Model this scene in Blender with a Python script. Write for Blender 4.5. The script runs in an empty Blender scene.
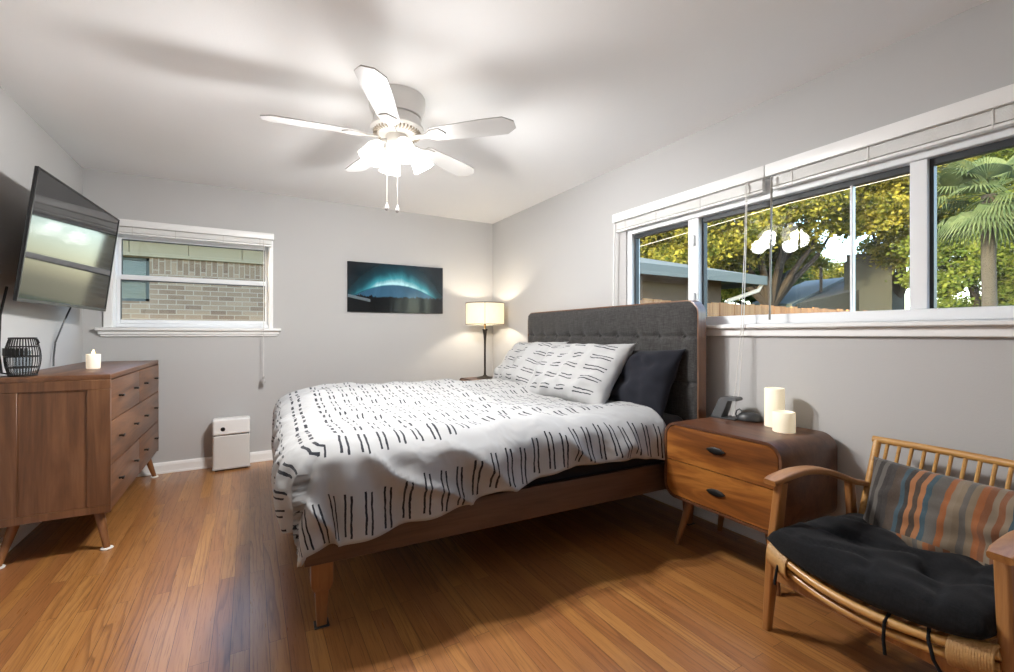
import bpy, bmesh, math, random
from mathutils import Vector, Matrix, noise as mnoise
PI = math.pi
SC = bpy.context.scene
COL = SC.collection

# ------------------------------------------------------------------ camera
cam_d = bpy.data.cameras.new('camera')
cam = bpy.data.objects.new('camera', cam_d)
COL.objects.link(cam)
cam.location = (0, 0, 1.157)
cam.rotation_euler = (PI / 2, 0, math.radians(-29.8))
cam_d.sensor_width = 36
cam_d.lens = 449 / 1014 * 36
cam_d.shift_y = -2.5 / 1014
cam_d.clip_start = 0.02
SC.camera = cam

# ------------------------------------------------------------------ world, sun, exposure
W = bpy.data.worlds.new('world')
SC.world = W
W.use_nodes = True
wn = W.node_tree.nodes
sky = wn.new('ShaderNodeTexSky')
sky.sky_type = 'NISHITA'
sky.sun_disc = False
sky.sun_elevation = math.radians(18)
sky.sun_rotation = math.radians(278)
sky.air_density = 1.0
sky.dust_density = 2.0
W.node_tree.links.new(sky.outputs[0], wn['Background'].inputs[0])
wn['Background'].inputs[1].default_value = 1.1

sun_d = bpy.data.lights.new('sun', 'SUN')
sun_d.energy = 7.0
sun_d.angle = math.radians(1.0)
sun_d.color = (1.0, 0.74, 0.38)
sun = bpy.data.objects.new('sun', sun_d)
COL.objects.link(sun)
sun.rotation_euler = Vector((0.95, 0.14, -0.31)).to_track_quat('-Z', 'Y').to_euler()

vs = SC.view_settings
vs.view_transform = 'Standard'
vs.look = 'None'
vs.gamma = 1
vs.use_curve_mapping = False
vs.exposure = 0.46
SC.cycles.use_denoising = True
SC.cycles.max_bounces = 10
SC.cycles.diffuse_bounces = 6
SC.cycles.transparent_max_bounces = 16
SC.cycles.caustics_reflective = False
SC.cycles.caustics_refractive = False
SC.cycles.sample_clamp_indirect = 6

FAN_W, FAN_UP, LAMP_W = 74.0, 3.2, 8.0        # watts of each fan bulb / of the table lamp

# ------------------------------------------------------------------ helpers: objects
def obj(name, bm, mat, parent=None, smooth=True, angle=40):
    me = bpy.data.meshes.new(name)
    bmesh.ops.recalc_face_normals(bm, faces=bm.faces[:])
    bm.to_mesh(me)
    bm.free()
    mats = mat if isinstance(mat, (list, tuple)) else [mat]
    for m in mats:
        me.materials.append(m)
    if smooth:
        me.shade_smooth()
        me.set_sharp_from_angle(angle=math.radians(angle))
    o = bpy.data.objects.new(name, me)
    COL.objects.link(o)
    if parent:
        o.parent = parent
    return o

def tag(o, label=None, cat=None, group=None, kind=None):
    if label: o['label'] = label
    if cat: o['category'] = cat
    if group: o['group'] = group
    if kind: o['kind'] = kind
    return o

def thing(name, label, cat, loc=(0, 0, 0), rz=0, group=None):
    o = bpy.data.objects.new(name, None)
    o.empty_display_size = 0.1
    COL.objects.link(o)
    o.location = loc
    o.rotation_euler = (0, 0, rz)
    return tag(o, label, cat, group)

def struct(name, bm, mat, parent=None, smooth=False):
    o = obj(name, bm, mat, parent, smooth)
    if not parent:
        o['kind'] = 'structure'
    return o

def dup(root, loc, rz, label, group=None):
    r = root.copy()
    COL.objects.link(r)
    r.location = loc
    r.rotation_euler = (0, 0, rz)
    r['label'] = label
    if group: r['group'] = group
    for ch in list(root.children):
        c = ch.copy(); COL.objects.link(c); c.parent = r
        for g in list(ch.children):
            d = g.copy(); COL.objects.link(d); d.parent = c
    return r

# ------------------------------------------------------------------ helpers: shapes
def BM():
    return bmesh.new()

def add_box(bm, x0, x1, y0, y1, z0, z1, bev=0.0, seg=2, mi=0, M=None):
    vs_ = [bm.verts.new(p) for p in ((x0, y0, z0), (x1, y0, z0), (x1, y1, z0), (x0, y1, z0),
                                     (x0, y0, z1), (x1, y0, z1), (x1, y1, z1), (x0, y1, z1))]
    fs = [bm.faces.new([vs_[i] for i in q]) for q in ((3, 2, 1, 0), (4, 5, 6, 7), (0, 1, 5, 4), (1, 2, 6, 5), (2, 3, 7, 6), (3, 0, 4, 7))]
    for f in fs: f.material_index = mi
    geo = vs_
    if bev > 0:
        es = list({e for f in fs for e in f.edges})
        r = bmesh.ops.bevel(bm, geom=es, offset=bev, segments=seg, affect='EDGES', profile=0.5)
        geo = list({v for f in r['faces'] for v in f.verts} | {v for v in vs_ if v.is_valid})
        for f in r['faces']: f.material_index = mi
    if M is not None:
        bmesh.ops.transform(bm, matrix=M, verts=geo)
    return geo

def box(*a, **k):
    bm = BM(); add_box(bm, *a, **k); return bm

def add_tube(bm, pts, rad, n=10, caps=True, mi=0, flat=None):
    """sweep a circle (or an ellipse: flat=(wx, wz)) along pts; rad a number or list"""
    pts = [Vector(p) for p in pts]
    rads = rad if isinstance(rad, (list, tuple)) else [rad] * len(pts)
    rings = []
    prev = None
    for i, p in enumerate(pts):
        t = (pts[min(i + 1, len(pts) - 1)] - pts[max(i - 1, 0)])
        if t.length < 1e-9: t = Vector((0, 0, 1))
        t.normalize()
        if prev is None:
            ref = Vector((0, 0, 1)) if abs(t.z) < 0.9 else Vector((1, 0, 0))
            a = t.cross(ref).normalized()
        else:
            a = (prev - t * prev.dot(t))
            a = a.normalized() if a.length > 1e-6 else t.orthogonal().normalized()
        prev = a
        b = t.cross(a).normalized()
        rings.append([bm.verts.new(p + (a * math.cos(2 * PI * k / n) + b * math.sin(2 * PI * k / n)) * rads[i]) for k in range(n)])
    for i in range(len(rings) - 1):
        for k in range(n):
            f = bm.faces.new((rings[i][k], rings[i][(k + 1) % n], rings[i + 1][(k + 1) % n], rings[i + 1][k]))
            f.material_index = mi
    if caps:
        bm.faces.new(rings[0][::-1]).material_index = mi
        bm.faces.new(rings[-1]).material_index = mi
    return rings

def tube(*a, **k):
    bm = BM(); add_tube(bm, *a, **k); return bm

def add_lathe(bm, prof, n=32, c=(0, 0, 0), M=None, mi=0, close=False):
    """prof: list of (r, z)"""
    rings = []
    allv = []
    for r, z in prof:
        if r < 1e-6:
            v = bm.verts.new((c[0], c[1], c[2] + z)); rings.append([v]); allv.append(v)
        else:
            ring = [bm.verts.new((c[0] + r * math.cos(2 * PI * k / n), c[1] + r * math.sin(2 * PI * k / n), c[2] + z)) for k in range(n)]
            rings.append(ring); allv += ring
    for i in range(len(rings) - 1):
        A, B = rings[i], rings[i + 1]
        for k in range(n):
            if len(A) == 1 and len(B) == 1: continue
            if len(A) == 1: f = bm.faces.new((A[0], B[(k + 1) % n], B[k]))
            elif len(B) == 1: f = bm.faces.new((A[k], A[(k + 1) % n], B[0]))
            else: f = bm.faces.new((A[k], A[(k + 1) % n], B[(k + 1) % n], B[k]))
            f.material_index = mi
    if M is not None:
        bmesh.ops.transform(bm, matrix=M, verts=allv)
    return allv

def lathe(*a, **k):
    bm = BM(); add_lathe(bm, *a, **k); return bm

def add_loft(bm, rings, closed_ring=True, caps=True, mi=0):
    """rings: list of lists of points, same length"""
    R = [[bm.verts.new(p) for p in r] for r in rings]
    n = len(R[0])
    for i in range(len(R) - 1):
        for k in range(n if closed_ring else n - 1):
            bm.faces.new((R[i][k], R[i][(k + 1) % n], R[i + 1][(k + 1) % n], R[i + 1][k])).material_index = mi
    if caps:
        bm.faces.new(R[0][::-1]).material_index = mi
        bm.faces.new(R[-1]).material_index = mi
    return R

def rrect(w, h, r, n=6, cx=0, cy=0):
    """rounded rectangle outline in 2-D"""
    out = []
    for sx, sy, a0 in ((1, 1, 0), (-1, 1, PI / 2), (-1, -1, PI), (1, -1, 3 * PI / 2)):
        for i in range(n + 1):
            a = a0 + PI / 2 * i / n
            out.append((cx + sx * (w / 2 - r) + r * math.cos(a), cy + sy * (h / 2 - r) + r * math.sin(a)))
    return out

def add_taper_leg(bm, p0, p1, r0, r1, n=14, square=False):
    """tapered leg from top p0 to bottom p1"""
    p0, p1 = Vector(p0), Vector(p1)
    if not square:
        add_tube(bm, [p0, p0.lerp(p1, .5), p1], [r0, (r0 + r1) / 2, r1], n)
    else:
        rr = []
        for t in (0, .5, 1):
            p = p0.lerp(p1, t); w = r0 + (r1 - r0) * t
            rr.append([(p.x + a, p.y + b, p.z) for a, b in rrect(2 * w, 2 * w, w * .3, 3)])
        add_loft(bm, rr)

def wall_with_hole(axis, c0, c1, a0, a1, z0, z1, ha0, ha1, hz0, hz1):
    """wall slab between c0..c1 across, a0..a1 along, with a rectangular hole"""
    bm = BM()
    def b(p0, p1, q0, q1):
        if axis == 'x': add_box(bm, c0, c1, p0, p1, q0, q1)
        else: add_box(bm, p0, p1, c0, c1, q0, q1)
    b(a0, a1, z0, hz0); b(a0, a1, hz1, z1); b(a0, ha0, hz0, hz1); b(ha1, a1, hz0, hz1)
    return bm

# ------------------------------------------------------------------ helpers: materials
class Nodes:
    def __init__(self, name):
        self.m = bpy.data.materials.new(name)
        self.m.use_nodes = True
        self.t = self.m.node_tree
        self.b = self.t.nodes['Principled BSDF']
        self.out = self.t.nodes['Material Output']
    def n(self, typ, **k):
        nd = self.t.nodes.new(typ)
        for a, v in k.items(): setattr(nd, a, v)
        return nd
    def l(self, a, b): self.t.links.new(a, b)
    def put(self, sock, v):
        if hasattr(v, 'is_output') or isinstance(v, bpy.types.NodeSocket): self.l(v, sock)
        else: sock.default_value = v
    def math(self, op, a, b=0.0, c=0.0):
        nd = self.n('ShaderNodeMath', operation=op)
        self.put(nd.inputs[0], a); self.put(nd.inputs[1], b)
        if op in ('MULTIPLY_ADD', 'COMPARE'): self.put(nd.inputs[2], c)
        return nd.outputs[0]
    def coord(self, kind='Object'):
        return self.n('ShaderNodeTexCoord').outputs[kind]
    def mapping(self, vec, scale=(1, 1, 1), loc=(0, 0, 0), rot=(0, 0, 0)):
        nd = self.n('ShaderNodeMapping')
        self.l(vec, nd.inputs[0]); nd.inputs[1].default_value = loc; nd.inputs[2].default_value = rot; nd.inputs[3].default_value = scale
        return nd.outputs[0]
    def noise(self, vec, scale, detail=3, rough=.55, dist=0):
        nd = self.n('ShaderNodeTexNoise')
        if vec is not None: self.l(vec, nd.inputs['Vector'])
        nd.inputs['Scale'].default_value = scale; nd.inputs['Detail'].default_value = detail
        nd.inputs['Roughness'].default_value = rough; nd.inputs['Distortion'].default_value = dist
        return nd.outputs[0]
    def ramp(self, fac, stops, interp='LINEAR'):
        nd = self.n('ShaderNodeValToRGB')
        cr = nd.color_ramp
        cr.interpolation = interp
        while len(cr.elements) < len(stops): cr.elements.new(.5)
        for e, (p, c) in zip(cr.elements, stops):
            e.position = p; e.color = (c[0], c[1], c[2], 1) if not isinstance(c, (int, float)) else (c, c, c, 1)
        self.l(fac, nd.inputs[0])
        return nd.outputs[0]
    def mix(self, fac, a, b, blend='MIX'):
        nd = self.n('ShaderNodeMix', data_type='RGBA', blend_type=blend)
        self.put(nd.inputs[0], fac)
        for s, v in ((nd.inputs[6], a), (nd.inputs[7], b)):
            if isinstance(v, tuple): s.default_value = (v[0], v[1], v[2], 1)
            else: self.l(v, s)
        return nd.outputs[2]
    def bump(self, h, strength=.2, dist=.01):
        nd = self.n('ShaderNodeBump')
        nd.inputs['Strength'].default_value = strength; nd.inputs['Distance'].default_value = dist
        self.l(h, nd.inputs['Height'])
        self.l(nd.outputs[0], self.b.inputs['Normal'])
    def set(self, **k):
        for a, v in k.items():
            nm = {'base': 'Base Color', 'rough': 'Roughness', 'metal': 'Metallic', 'spec': 'Specular IOR Level', 'coat': 'Coat Weight',
                  'coatr': 'Coat Roughness', 'emit': 'Emission Color', 'emits': 'Emission Strength', 'sheen': 'Sheen Weight', 'sss': 'Subsurface Weight', 'alpha': 'Alpha'}[a]
            s = self.b.inputs[nm]
            if isinstance(v, bpy.types.NodeSocket): self.l(v, s)
            elif isinstance(v, tuple): s.default_value = (v[0], v[1], v[2], 1)
            else: s.default_value = v
        return self

def plain(name, col, rough=.5, metal=0, spec=.5, var=.06, vs=8, bump=0, bs=60, **k):
    N = Nodes(name)
    n = N.noise(N.coord(), vs, 3)
    c = N.mix(n, tuple(x * (1 - var) for x in col), tuple(min(1, x * (1 + var)) for x in col))
    N.set(base=c, rough=rough, metal=metal, spec=spec, **k)
    if bump: N.bump(N.noise(N.coord(), bs, 2), bump, .004)
    return N.m

def wood(name, dark, mid, light, axis=0, freq=9, rough=.38, coat=.15, stretch=.09, fine=.25, seed=0):
    """grain runs along the local axis"""
    N = Nodes(name)
    s = [1.0, 1.0, 1.0]; s[axis] = stretch
    co = N.mapping(N.coord(), tuple(s), (seed * 1.7, seed * .9, seed * .31))
    n1 = N.noise(co, freq, 4, .6, 1.4)
    c = N.ramp(n1, [(.25, dark), (.45, mid), (.62, light), (.8, mid)])
    s2 = [1.0, 1.0, 1.0]; s2[axis] = .03
    n2 = N.noise(N.mapping(N.coord(), tuple(s2)), 90, 3, .6)
    c2 = N.mix(fine, c, N.ramp(n2, [(.3, tuple(x * .45 for x in dark)), (.6, light)]), 'MULTIPLY')
    c3 = N.mix(.5, c, N.mix(N.ramp(n2, [(.35, 0.0), (.6, 1.0)]), tuple(x * .7 for x in dark), mid))
    N.set(base=N.mix(.45, c, c3), rough=rough, coat=coat, coatr=.25)
    N.bump(n2, .06, .002)
    return N.m

def fabric(name, col, rough=.9, weave=500, bump=.25, var=.12, sheen=.2, melange=0.0):
    N = Nodes(name)
    co = N.coord()
    n = N.noise(co, weave, 2, .6)
    n2 = N.noise(co, 6, 3)
    c = N.mix(n2, tuple(x * (1 - var) for x in col), tuple(x * (1 + var) for x in col))
    if melange:
        na = N.noise(N.mapping(co, (1, .12, 1)), 160, 2, .7)
        nb = N.noise(N.mapping(co, (1, 1, .12)), 160, 2, .7)
        mm = N.math('MULTIPLY', na, nb)
        c = N.mix(N.ramp(mm, [(.14, 0.0), (.36, 1.0)]), tuple(x * (1 - melange) for x in col), tuple(x * (1 + melange) for x in col))
    N.set(base=c, rough=rough, sheen=sheen, spec=.2)
    N.bump(n, bump, .002)
    return N.m

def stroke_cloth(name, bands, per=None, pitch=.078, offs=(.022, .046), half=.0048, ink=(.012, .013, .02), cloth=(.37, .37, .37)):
    """hand-drawn paired dashes; UV in metres: u along the row, v across it"""
    N = Nodes(name)
    uv = N.n('ShaderNodeUVMap').outputs[0]
    wob = N.noise(uv, 22, 2)
    sep = N.n('ShaderNodeSeparateXYZ'); N.l(uv, sep.inputs[0])
    u, v = sep.outputs[0], sep.outputs[1]
    u = N.math('ADD', u, N.math('MULTIPLY', N.math('SUBTRACT', wob, .5), .012))
    cell = N.math('FLOOR', N.math('DIVIDE', u, pitch))
    wn_ = N.n('ShaderNodeTexWhiteNoise', noise_dimensions='1D'); N.l(cell, wn_.inputs['W'])
    v = N.math('ADD', v, N.math('MULTIPLY', N.math('SUBTRACT', wn_.outputs[0], .5), .022))
    fr = N.math('MULTIPLY', N.math('FRACT', N.math('DIVIDE', u, pitch)), pitch)
    st = None
    for k, o in enumerate(offs):
        d = N.math('LESS_THAN', N.math('ABSOLUTE', N.math('SUBTRACT', fr, o)), half)
        st = d if st is None else N.math('MAXIMUM', st, d)
    vv = N.math('ADD', v, N.math('MULTIPLY', N.math('GREATER_THAN', fr, sum(offs) / 2), .009))
    row = None
    for lo, hi in bands:
        m = N.math('MULTIPLY', N.math('GREATER_THAN', vv, lo), N.math('LESS_THAN', vv, hi))
        row = m if row is None else N.math('MAXIMUM', row, m)
    if per:
        s, p, d = per
        m = N.math('MULTIPLY', N.math('GREATER_THAN', vv, s), N.math('LESS_THAN', N.math('FRACT', N.math('DIVIDE', N.math('SUBTRACT', vv, s), p)), d))
        row = N.math('MAXIMUM', row, m)
    mask = N.math('MULTIPLY', st, row)
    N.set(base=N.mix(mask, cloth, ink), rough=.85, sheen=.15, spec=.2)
    h = N.math('ADD', N.math('MULTIPLY', N.noise(N.mapping(N.coord(), (1.2, 1, 1), (0, 0, 0), (.3, .2, .6)), 6.5, 2, .5, .3), 1.0), N.math('MULTIPLY', N.noise(N.coord(), 420, 2), .012))
    N.bump(h, .55, .035)
    return N.m

def glass_mat(name, tint=(.97, .98, .975), ior_f=.04):
    N = Nodes(name)
    N.t.nodes.remove(N.b)
    tr = N.n('ShaderNodeBsdfTransparent'); tr.inputs[0].default_value = (*tint, 1)
    gl = N.n('ShaderNodeBsdfGlossy'); gl.inputs['Roughness'].default_value = .01
    fr = N.n('ShaderNodeFresnel')
    geo = N.n('ShaderNodeNewGeometry')      # thin pane: the same reflectance from both faces
    N.l(N.math('SUBTRACT', 1.45, N.math('MULTIPLY', geo.outputs['Backfacing'], 1.45 - 1 / 1.45)), fr.inputs[0])
    mx = N.n('ShaderNodeMixShader')
    N.l(fr.outputs[0], mx.inputs[0]); N.l(tr.outputs[0], mx.inputs[1]); N.l(gl.outputs[0], mx.inputs[2])
    N.l(mx.outputs[0], N.out.inputs[0])
    return N.m

def emis(name, col, s, base=None):
    N = Nodes(name)
    N.set(base=base or col, emit=col, emits=s, rough=.4)
    return N.m

M = {}
M['wall'] = plain('grey_wall_paint', (.51, .505, .50), .75, spec=.25, var=.02, vs=1.5, bump=.12, bs=180)
M['ceil'] = plain('ceiling_paint', (.86, .86, .86), .85, spec=.2, var=.02, vs=2, bump=.1, bs=120)
M['trim'] = plain('white_trim_paint', (.88, .88, .87), .35, var=.02)
M['vinyl'] = plain('white_vinyl', (.84, .86, .88), .35, var=.02)
M['slat'] = plain('blind_slat_white', (.86, .86, .84), .45, var=.03)
M['dark_gasket'] = plain('dark_gasket', (.03, .035, .04), .5)
M['glass'] = glass_mat('window_glass')
M['black_plastic'] = plain('black_plastic', (.012, .012, .014), .35, var=.1)
M['black_metal'] = plain('black_metal', (.015, .014, .013), .45, metal=.4)
M['bronze'] = plain('dark_bronze', (.03, .024, .02), .38, metal=.6)
M['brass'] = plain('antique_brass', (.30, .20, .08), .35, metal=.9)
M['white_enamel'] = plain('white_enamel', (.48, .47, .46), .3, var=.02)
M['fan_white'] = plain('fan_white', (.80, .79, .77), .3, var=.02)
M['cord_white'] = plain('white_cord', (.72, .71, .68), .7)
M['walnut_y'] = wood('walnut_along_y', (.06, .023, .009), (.145, .059, .024), (.23, .10, .042), 1, 9, .42, .12)
M['walnut_z'] = wood('walnut_along_z', (.07, .027, .010), (.155, .064, .025), (.24, .108, .046), 2, 11, .45, .1, .06)
M['walnut_x'] = wood('walnut_along_x', (.075, .030, .012), (.14, .058, .024), (.20, .09, .04), 0, 9, .4, .2)
M['acacia_y'] = wood('acacia_along_y', (.06, .018, .006), (.235, .078, .016), (.45, .18, .038), 1, 8, .33, .3, .12, seed=2)
M['acacia_dark'] = wood('acacia_shell', (.05, .018, .009), (.11, .042, .019), (.17, .072, .032), 1, 8, .38, .25, .1)
M['bed_wood'] = wood('bed_wood', (.045, .022, .013), (.09, .046, .027), (.13, .07, .043), 0, 12, .5, .08)
M['leg_wood'] = wood('leg_wood', (.12, .045, .015), (.22, .09, .03), (.32, .14, .05), 2, 12, .4, .2)
M['teak'] = wood('teak', (.20, .075, .02), (.34, .145, .042), (.46, .215, .07), 0, 12, .38, .2)
M['teak_z'] = wood('teak_upright', (.20, .075, .02), (.34, .145, .042), (.46, .215, .07), 2, 12, .38, .2)
M['rattan'] = wood('rattan', (.34, .15, .035), (.52, .27, .075), (.62, .35, .11), 1, 14, .35, .25, .2)
M['rattan_wrap'] = plain('rattan_wrap', (.50, .29, .11), .5, var=.25, vs=60, bump=.3, bs=200)
M['hb'] = fabric('charcoal_upholstery', (.046, .044, .043), .95, 420, .3, .1, .15, .35)
M['black_linen'] = fabric('black_linen', (.008, .008, .009), .95, 380, .35, .25, .05, .4)
M['navy_linen'] = fabric('dark_slate_cotton', (.011, .012, .018), .9, 500, .2, .15, .1)
M['sheet'] = fabric('black_sheet', (.014, .015, .02), .9, 500, .15)
M['felt'] = plain('white_felt', (.75, .74, .70), .9)
M['wax'] = plain('ivory_wax', (.85, .76, .58), .5, var=.03, sss=0.0)
M['gadget'] = plain('graphite_plastic', (.035, .037, .04), .4)
M['gadget_grey'] = plain('grey_aluminium', (.16, .165, .17), .42, metal=.5)

# ------------------------------------------------------------------ floor material
def floor_mat():
    N = Nodes('oak_strip_floor')
    co = N.coord()
    sp = N.n('ShaderNodeSeparateXYZ'); N.l(co, sp.inputs[0])
    cb = N.n('ShaderNodeCombineXYZ'); N.l(sp.outputs[1], cb.inputs[0]); N.l(sp.outputs[0], cb.inputs[1])
    br = N.n('ShaderNodeTexBrick'); N.l(cb.outputs[0], br.inputs['Vector'])
    br.offset = .37; br.offset_frequency = 2; br.squash = 1
    br.inputs['Color1'].default_value = (0, 0, 0, 1); br.inputs['Color2'].default_value = (1, 1, 1, 1)
    br.inputs['Mortar'].default_value = (.5, .5, .5, 1)
    br.inputs['Scale'].default_value = 1; br.inputs['Mortar Size'].default_value = .0007
    br.inputs['Brick Width'].default_value = .95; br.inputs['Row Height'].default_value = .062
    rnd = br.outputs['Color']
    # per-strip shift of the grain
    ad = N.n('ShaderNodeVectorMath', operation='MULTIPLY_ADD')
    N.l(rnd, ad.inputs[0]); ad.inputs[1].default_value = (3.1, 17.0, 5.0); N.l(co, ad.inputs[2])
    v = ad.outputs[0]
    broad = N.noise(N.mapping(v, (1, .06, 1)), 7, 3, .5, .6)
    wv = N.n('ShaderNodeTexWave', wave_type='BANDS', bands_direction='X', wave_profile='SAW')
    N.l(N.mapping(v, (1, .075, 1)), wv.inputs[0])
    wv.inputs['Scale'].default_value = 9; wv.inputs['Distortion'].default_value = 18.0
    wv.inputs['Detail'].default_value = 2; wv.inputs['Detail Scale'].default_value = 1.2
    pores = N.noise(N.mapping(v, (1, .03, 1)), 230, 2, .6)
    base = N.ramp(broad, [(.25, (.31, .128, .032)), (.5, (.40, .182, .050)), (.78, (.49, .25, .080))])
    tint = N.mix(N.math('MULTIPLY', rnd, .8), base, (.26, .095, .034))
    g = N.ramp(wv.outputs[1], [(0, 0.0), (.55, 0.0), (.94, .8), (1, .2)])
    g = N.math('MULTIPLY', g, N.ramp(N.noise(N.mapping(v, (1, .12, 1)), 4.5, 2), [(.42, 0.12), (.60, .75)]))
    c = N.mix(g, tint, (.13, .042, .012))
    c = N.mix(N.ramp(pores, [(.52, 0.0), (.72, .55)]), c, (.12, .04, .012))
    c = N.mix(br.outputs['Fac'], c, (.05, .017, .006))
    ro = N.math('MULTIPLY_ADD', pores, .12, .24)
    N.set(base=c, rough=ro, coat=.35, coatr=.22, spec=.5)
    h = N.math('SUBTRACT', N.math('MULTIPLY', pores, .25), N.math('MULTIPLY', br.outputs['Fac'], 1.0))
    N.bump(h, .12, .002)
    return N.m
M['floor'] = floor_mat()

# ------------------------------------------------------------------ room shell
XL, XR, YB, YF, ZC, TH = -1.124, 2.47, 4.65, -1.15, 2.44, .14
struct('floor', box(XL - TH, XR + TH, YF - TH, YB + TH, -.06, 0), M['floor'])
struct('ceiling', box(XL - TH, XR + TH, YF - TH, YB + TH, ZC, ZC + .1), M['ceil'])
struct('wall_left', box(XL - TH, XL, YF - TH, YB + TH, 0, ZC), M['wall'])
struct('wall_front', box(XL, XR, YF - TH, YF, 0, ZC), M['wall'])
BW = (-.955, .165, 1.205, 2.02)       # back window hole x0 x1 z0 z1
RWN = (.18, 2.50, 1.21, 2.02)         # right window hole y0 y1 z0 z1
struct('wall_back', wall_with_hole('y', YB, YB + TH, XL, XR + TH, 0, ZC, *BW), M['wall'])
struct('wall_right', wall_with_hole('x', XR, XR + TH, YF - TH, YB, 0, ZC, *RWN), M['wall'])

def baseboard(name, axis, c, sgn, a0, a1):
    prof = [(0, 0), (.016, 0), (.016, .066), (.011, .082), (.004, .09), (0, .09)]
    bm = BM()
    rings = []
    for a in (a0, a1):
        rings.append([(c + sgn * d, a, z) if axis == 'x' else (a, c + sgn * d, z) for d, z in prof])
    add_loft(bm, rings)
    if axis == 'y':
        add_box(bm, a0, a1, c + sgn * .026 if sgn < 0 else c + .016, c + sgn * .016 if sgn < 0 else c + .026, 0, .014)
    return struct(name, bm, M['trim'])
baseboard('baseboard_back', 'y', YB, -1, XL + .016, XR - .016)
baseboard('baseboard_left', 'x', XL, 1, YF, YB)
baseboard('baseboard_right', 'x', XR, -1, YF, YB)

# ------------------------------------------------------------------ window 1 (back wall, double hung)
def win_root(name, loc):
    o = bpy.data.objects.new(name, None); COL.objects.link(o); o.location = loc; o['kind'] = 'structure'
    return o

w1 = win_root('window_1', (-.385, YB, 1.2))
ox, oz = -.385, 1.2
def b1(bm, x0, x1, y0, y1, z0, z1, bev=.003):
    add_box(bm, x0 - ox, x1 - ox, y0, y1, z0 - oz, z1 - oz, bev, 1)
bm = BM()      # casing + jamb
b1(bm, -.955, -.93, .012, TH, 1.205, 2.02); b1(bm, .145, .165, .012, TH, 1.205, 2.02); b1(bm, -.93, .145, .012, TH, 1.965, 2.02)
b1(bm, -.93, .145, .012, TH, 1.205, 1.24)
obj('window_frame', bm, M['vinyl'], w1)
bm = BM()      # interior casing trim on the wall at left edge
b1(bm, -1.0, -.945, -.018, .014, 1.2, 2.02, .004); b1(bm, .15, .185, -.018, .014, 1.2, 2.02, .004)
obj('casing', bm, M['trim'], w1)
def sash(y0, y1, z0, z1, rail=.036, bot=.036, name='sash', top=.036):
    bm = BM()
    b1(bm, -.93, -.93 + .022, y0, y1, z0, z1); b1(bm, .145 - .024, .145, y0, y1, z0, z1)
    b1(bm, -.908, .121, y0, y1, z1 - top, z1); b1(bm, -.908, .121, y0, y1, z0, z0 + bot)
    s = obj(name, bm, M['vinyl'], w1)
    bm = BM(); ym = (y0 + y1) / 2
    b1(bm, -.908, .121, ym - .002, ym + .002, z0 + bot, z1 - top, 0)
    obj('pane', bm, M['glass'], s, smooth=False)
    bm = BM()
    for q in ((-.908, -.903, z0 + bot, z1 - top), (.116, .121, z0 + bot, z1 - top)):
        b1(bm, q[0], q[1], y0 + .006, y1 - .006, q[2], q[3], 0)
    b1(bm, -.903, .116, y0 + .006, y1 - .006, z1 - top - .008, z1 - top, 0)
    obj('gasket', bm, M['dark_gasket'], s, smooth=False)
    return s
sash(.085, .115, 1.60, 1.965, name='upper_sash')
sash(.050, .080, 1.24, 1.635, name='lower_sash', bot=.03, top=.04)
bm = BM()      # sill stool + apron
b1(bm, -1.045, .25, -.055, .03, 1.178, 1.205, .006)
b1(bm, -1.030, .235, -.03, .0, 1.150, 1.178, .004)
b1(bm, -1.018, .222, -.018, .0, 1.132, 1.150, .004)
obj('window_sill', bm, M['trim'], w1)

# blind over window 1
def blind(name, label, axis, a0, a1, c, zt, zval, zbot, group, end_cap=True):
    """raised mini-blind: valance, head-rail, stack of slats, bottom rail.  c = wall face; local x = along, local y = towards the room"""
    t = thing(name, label, 'window blind', ((a0 + a1) / 2, c, zbot) if axis == 'y' else (c, (a0 + a1) / 2, zbot), PI if axis == 'y' else PI / 2, group)
    L = (a1 - a0) / 2
    bm = BM()
    add_box(bm, -L, L, .045, .058, zval - zbot, zt - zbot, .004, 2)
    add_box(bm, -L, -L + .012, .0, .046, zval - zbot, zt - zbot, .003, 1)
    add_box(bm, L - .012, L, .0, .046, zval - zbot, zt - zbot, .003, 1)
    add_box(bm, -L, L, .0, .05, zt - zbot - .01, zt - zbot, .003, 1)
    obj('valance', bm, M['trim'], t)
    bm = BM(); add_box(bm, -L + .02, L - .02, .006, .034, zval - zbot, zt - zbot - .02, .002, 1)
    obj('head_rail', bm, M['slat'], t)
    bm = BM()
    n = 11
    for i in range(n):
        z = .018 + (zval - zbot - .02) * i / n
        add_box(bm, -L + .02, L - .02, .006, .036, z, z + (zval - zbot) / n * .55)
    obj('slat_stack', bm, M['slat'], t)
    bm = BM(); add_box(bm, -L + .018, L - .018, .005, .037, 0, .014, .003, 2)
    obj('bottom_rail', bm, M['trim'], t)
    for f in (-.8, -.3, .3, .8):
        bm = BM()
        add_box(bm, f * L - .0025, f * L + .0025, .037, .039, -.002, zval - zbot + .004)
        obj('ladder_tape', bm, M['cord_white'], t)
    return t
BG = 'raised window blinds'
t = blind('window_blind', 'raised white mini blind with valance over the back wall window', 'y', -.925, .19, YB - .018, 2.06, 2.005, 1.945, BG)
# pull cord with tassel at the right end (local x is mirrored)
bx = -.385 + .0175 - .108 + .02
def loc_b(x): return (-.925 + .19) / 2 - x
xx = loc_b(.108)
cordo = obj('pull_cord', tube([(xx, .045, .05), (xx, .062, -.3), (xx, .064, -.745), (xx + .001, .064, -1.185)], .0028, 8), M['cord_white'], t)
obj('cord_tassel', lathe([(0, .034), (.008, .032), (.012, .022), (.009, .013), (.015, .006), (.019, -.012), (.016, -.026), (.0, -.028)], 16, (xx, .064, -1.205)), M['white_enamel'], cordo)

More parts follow.
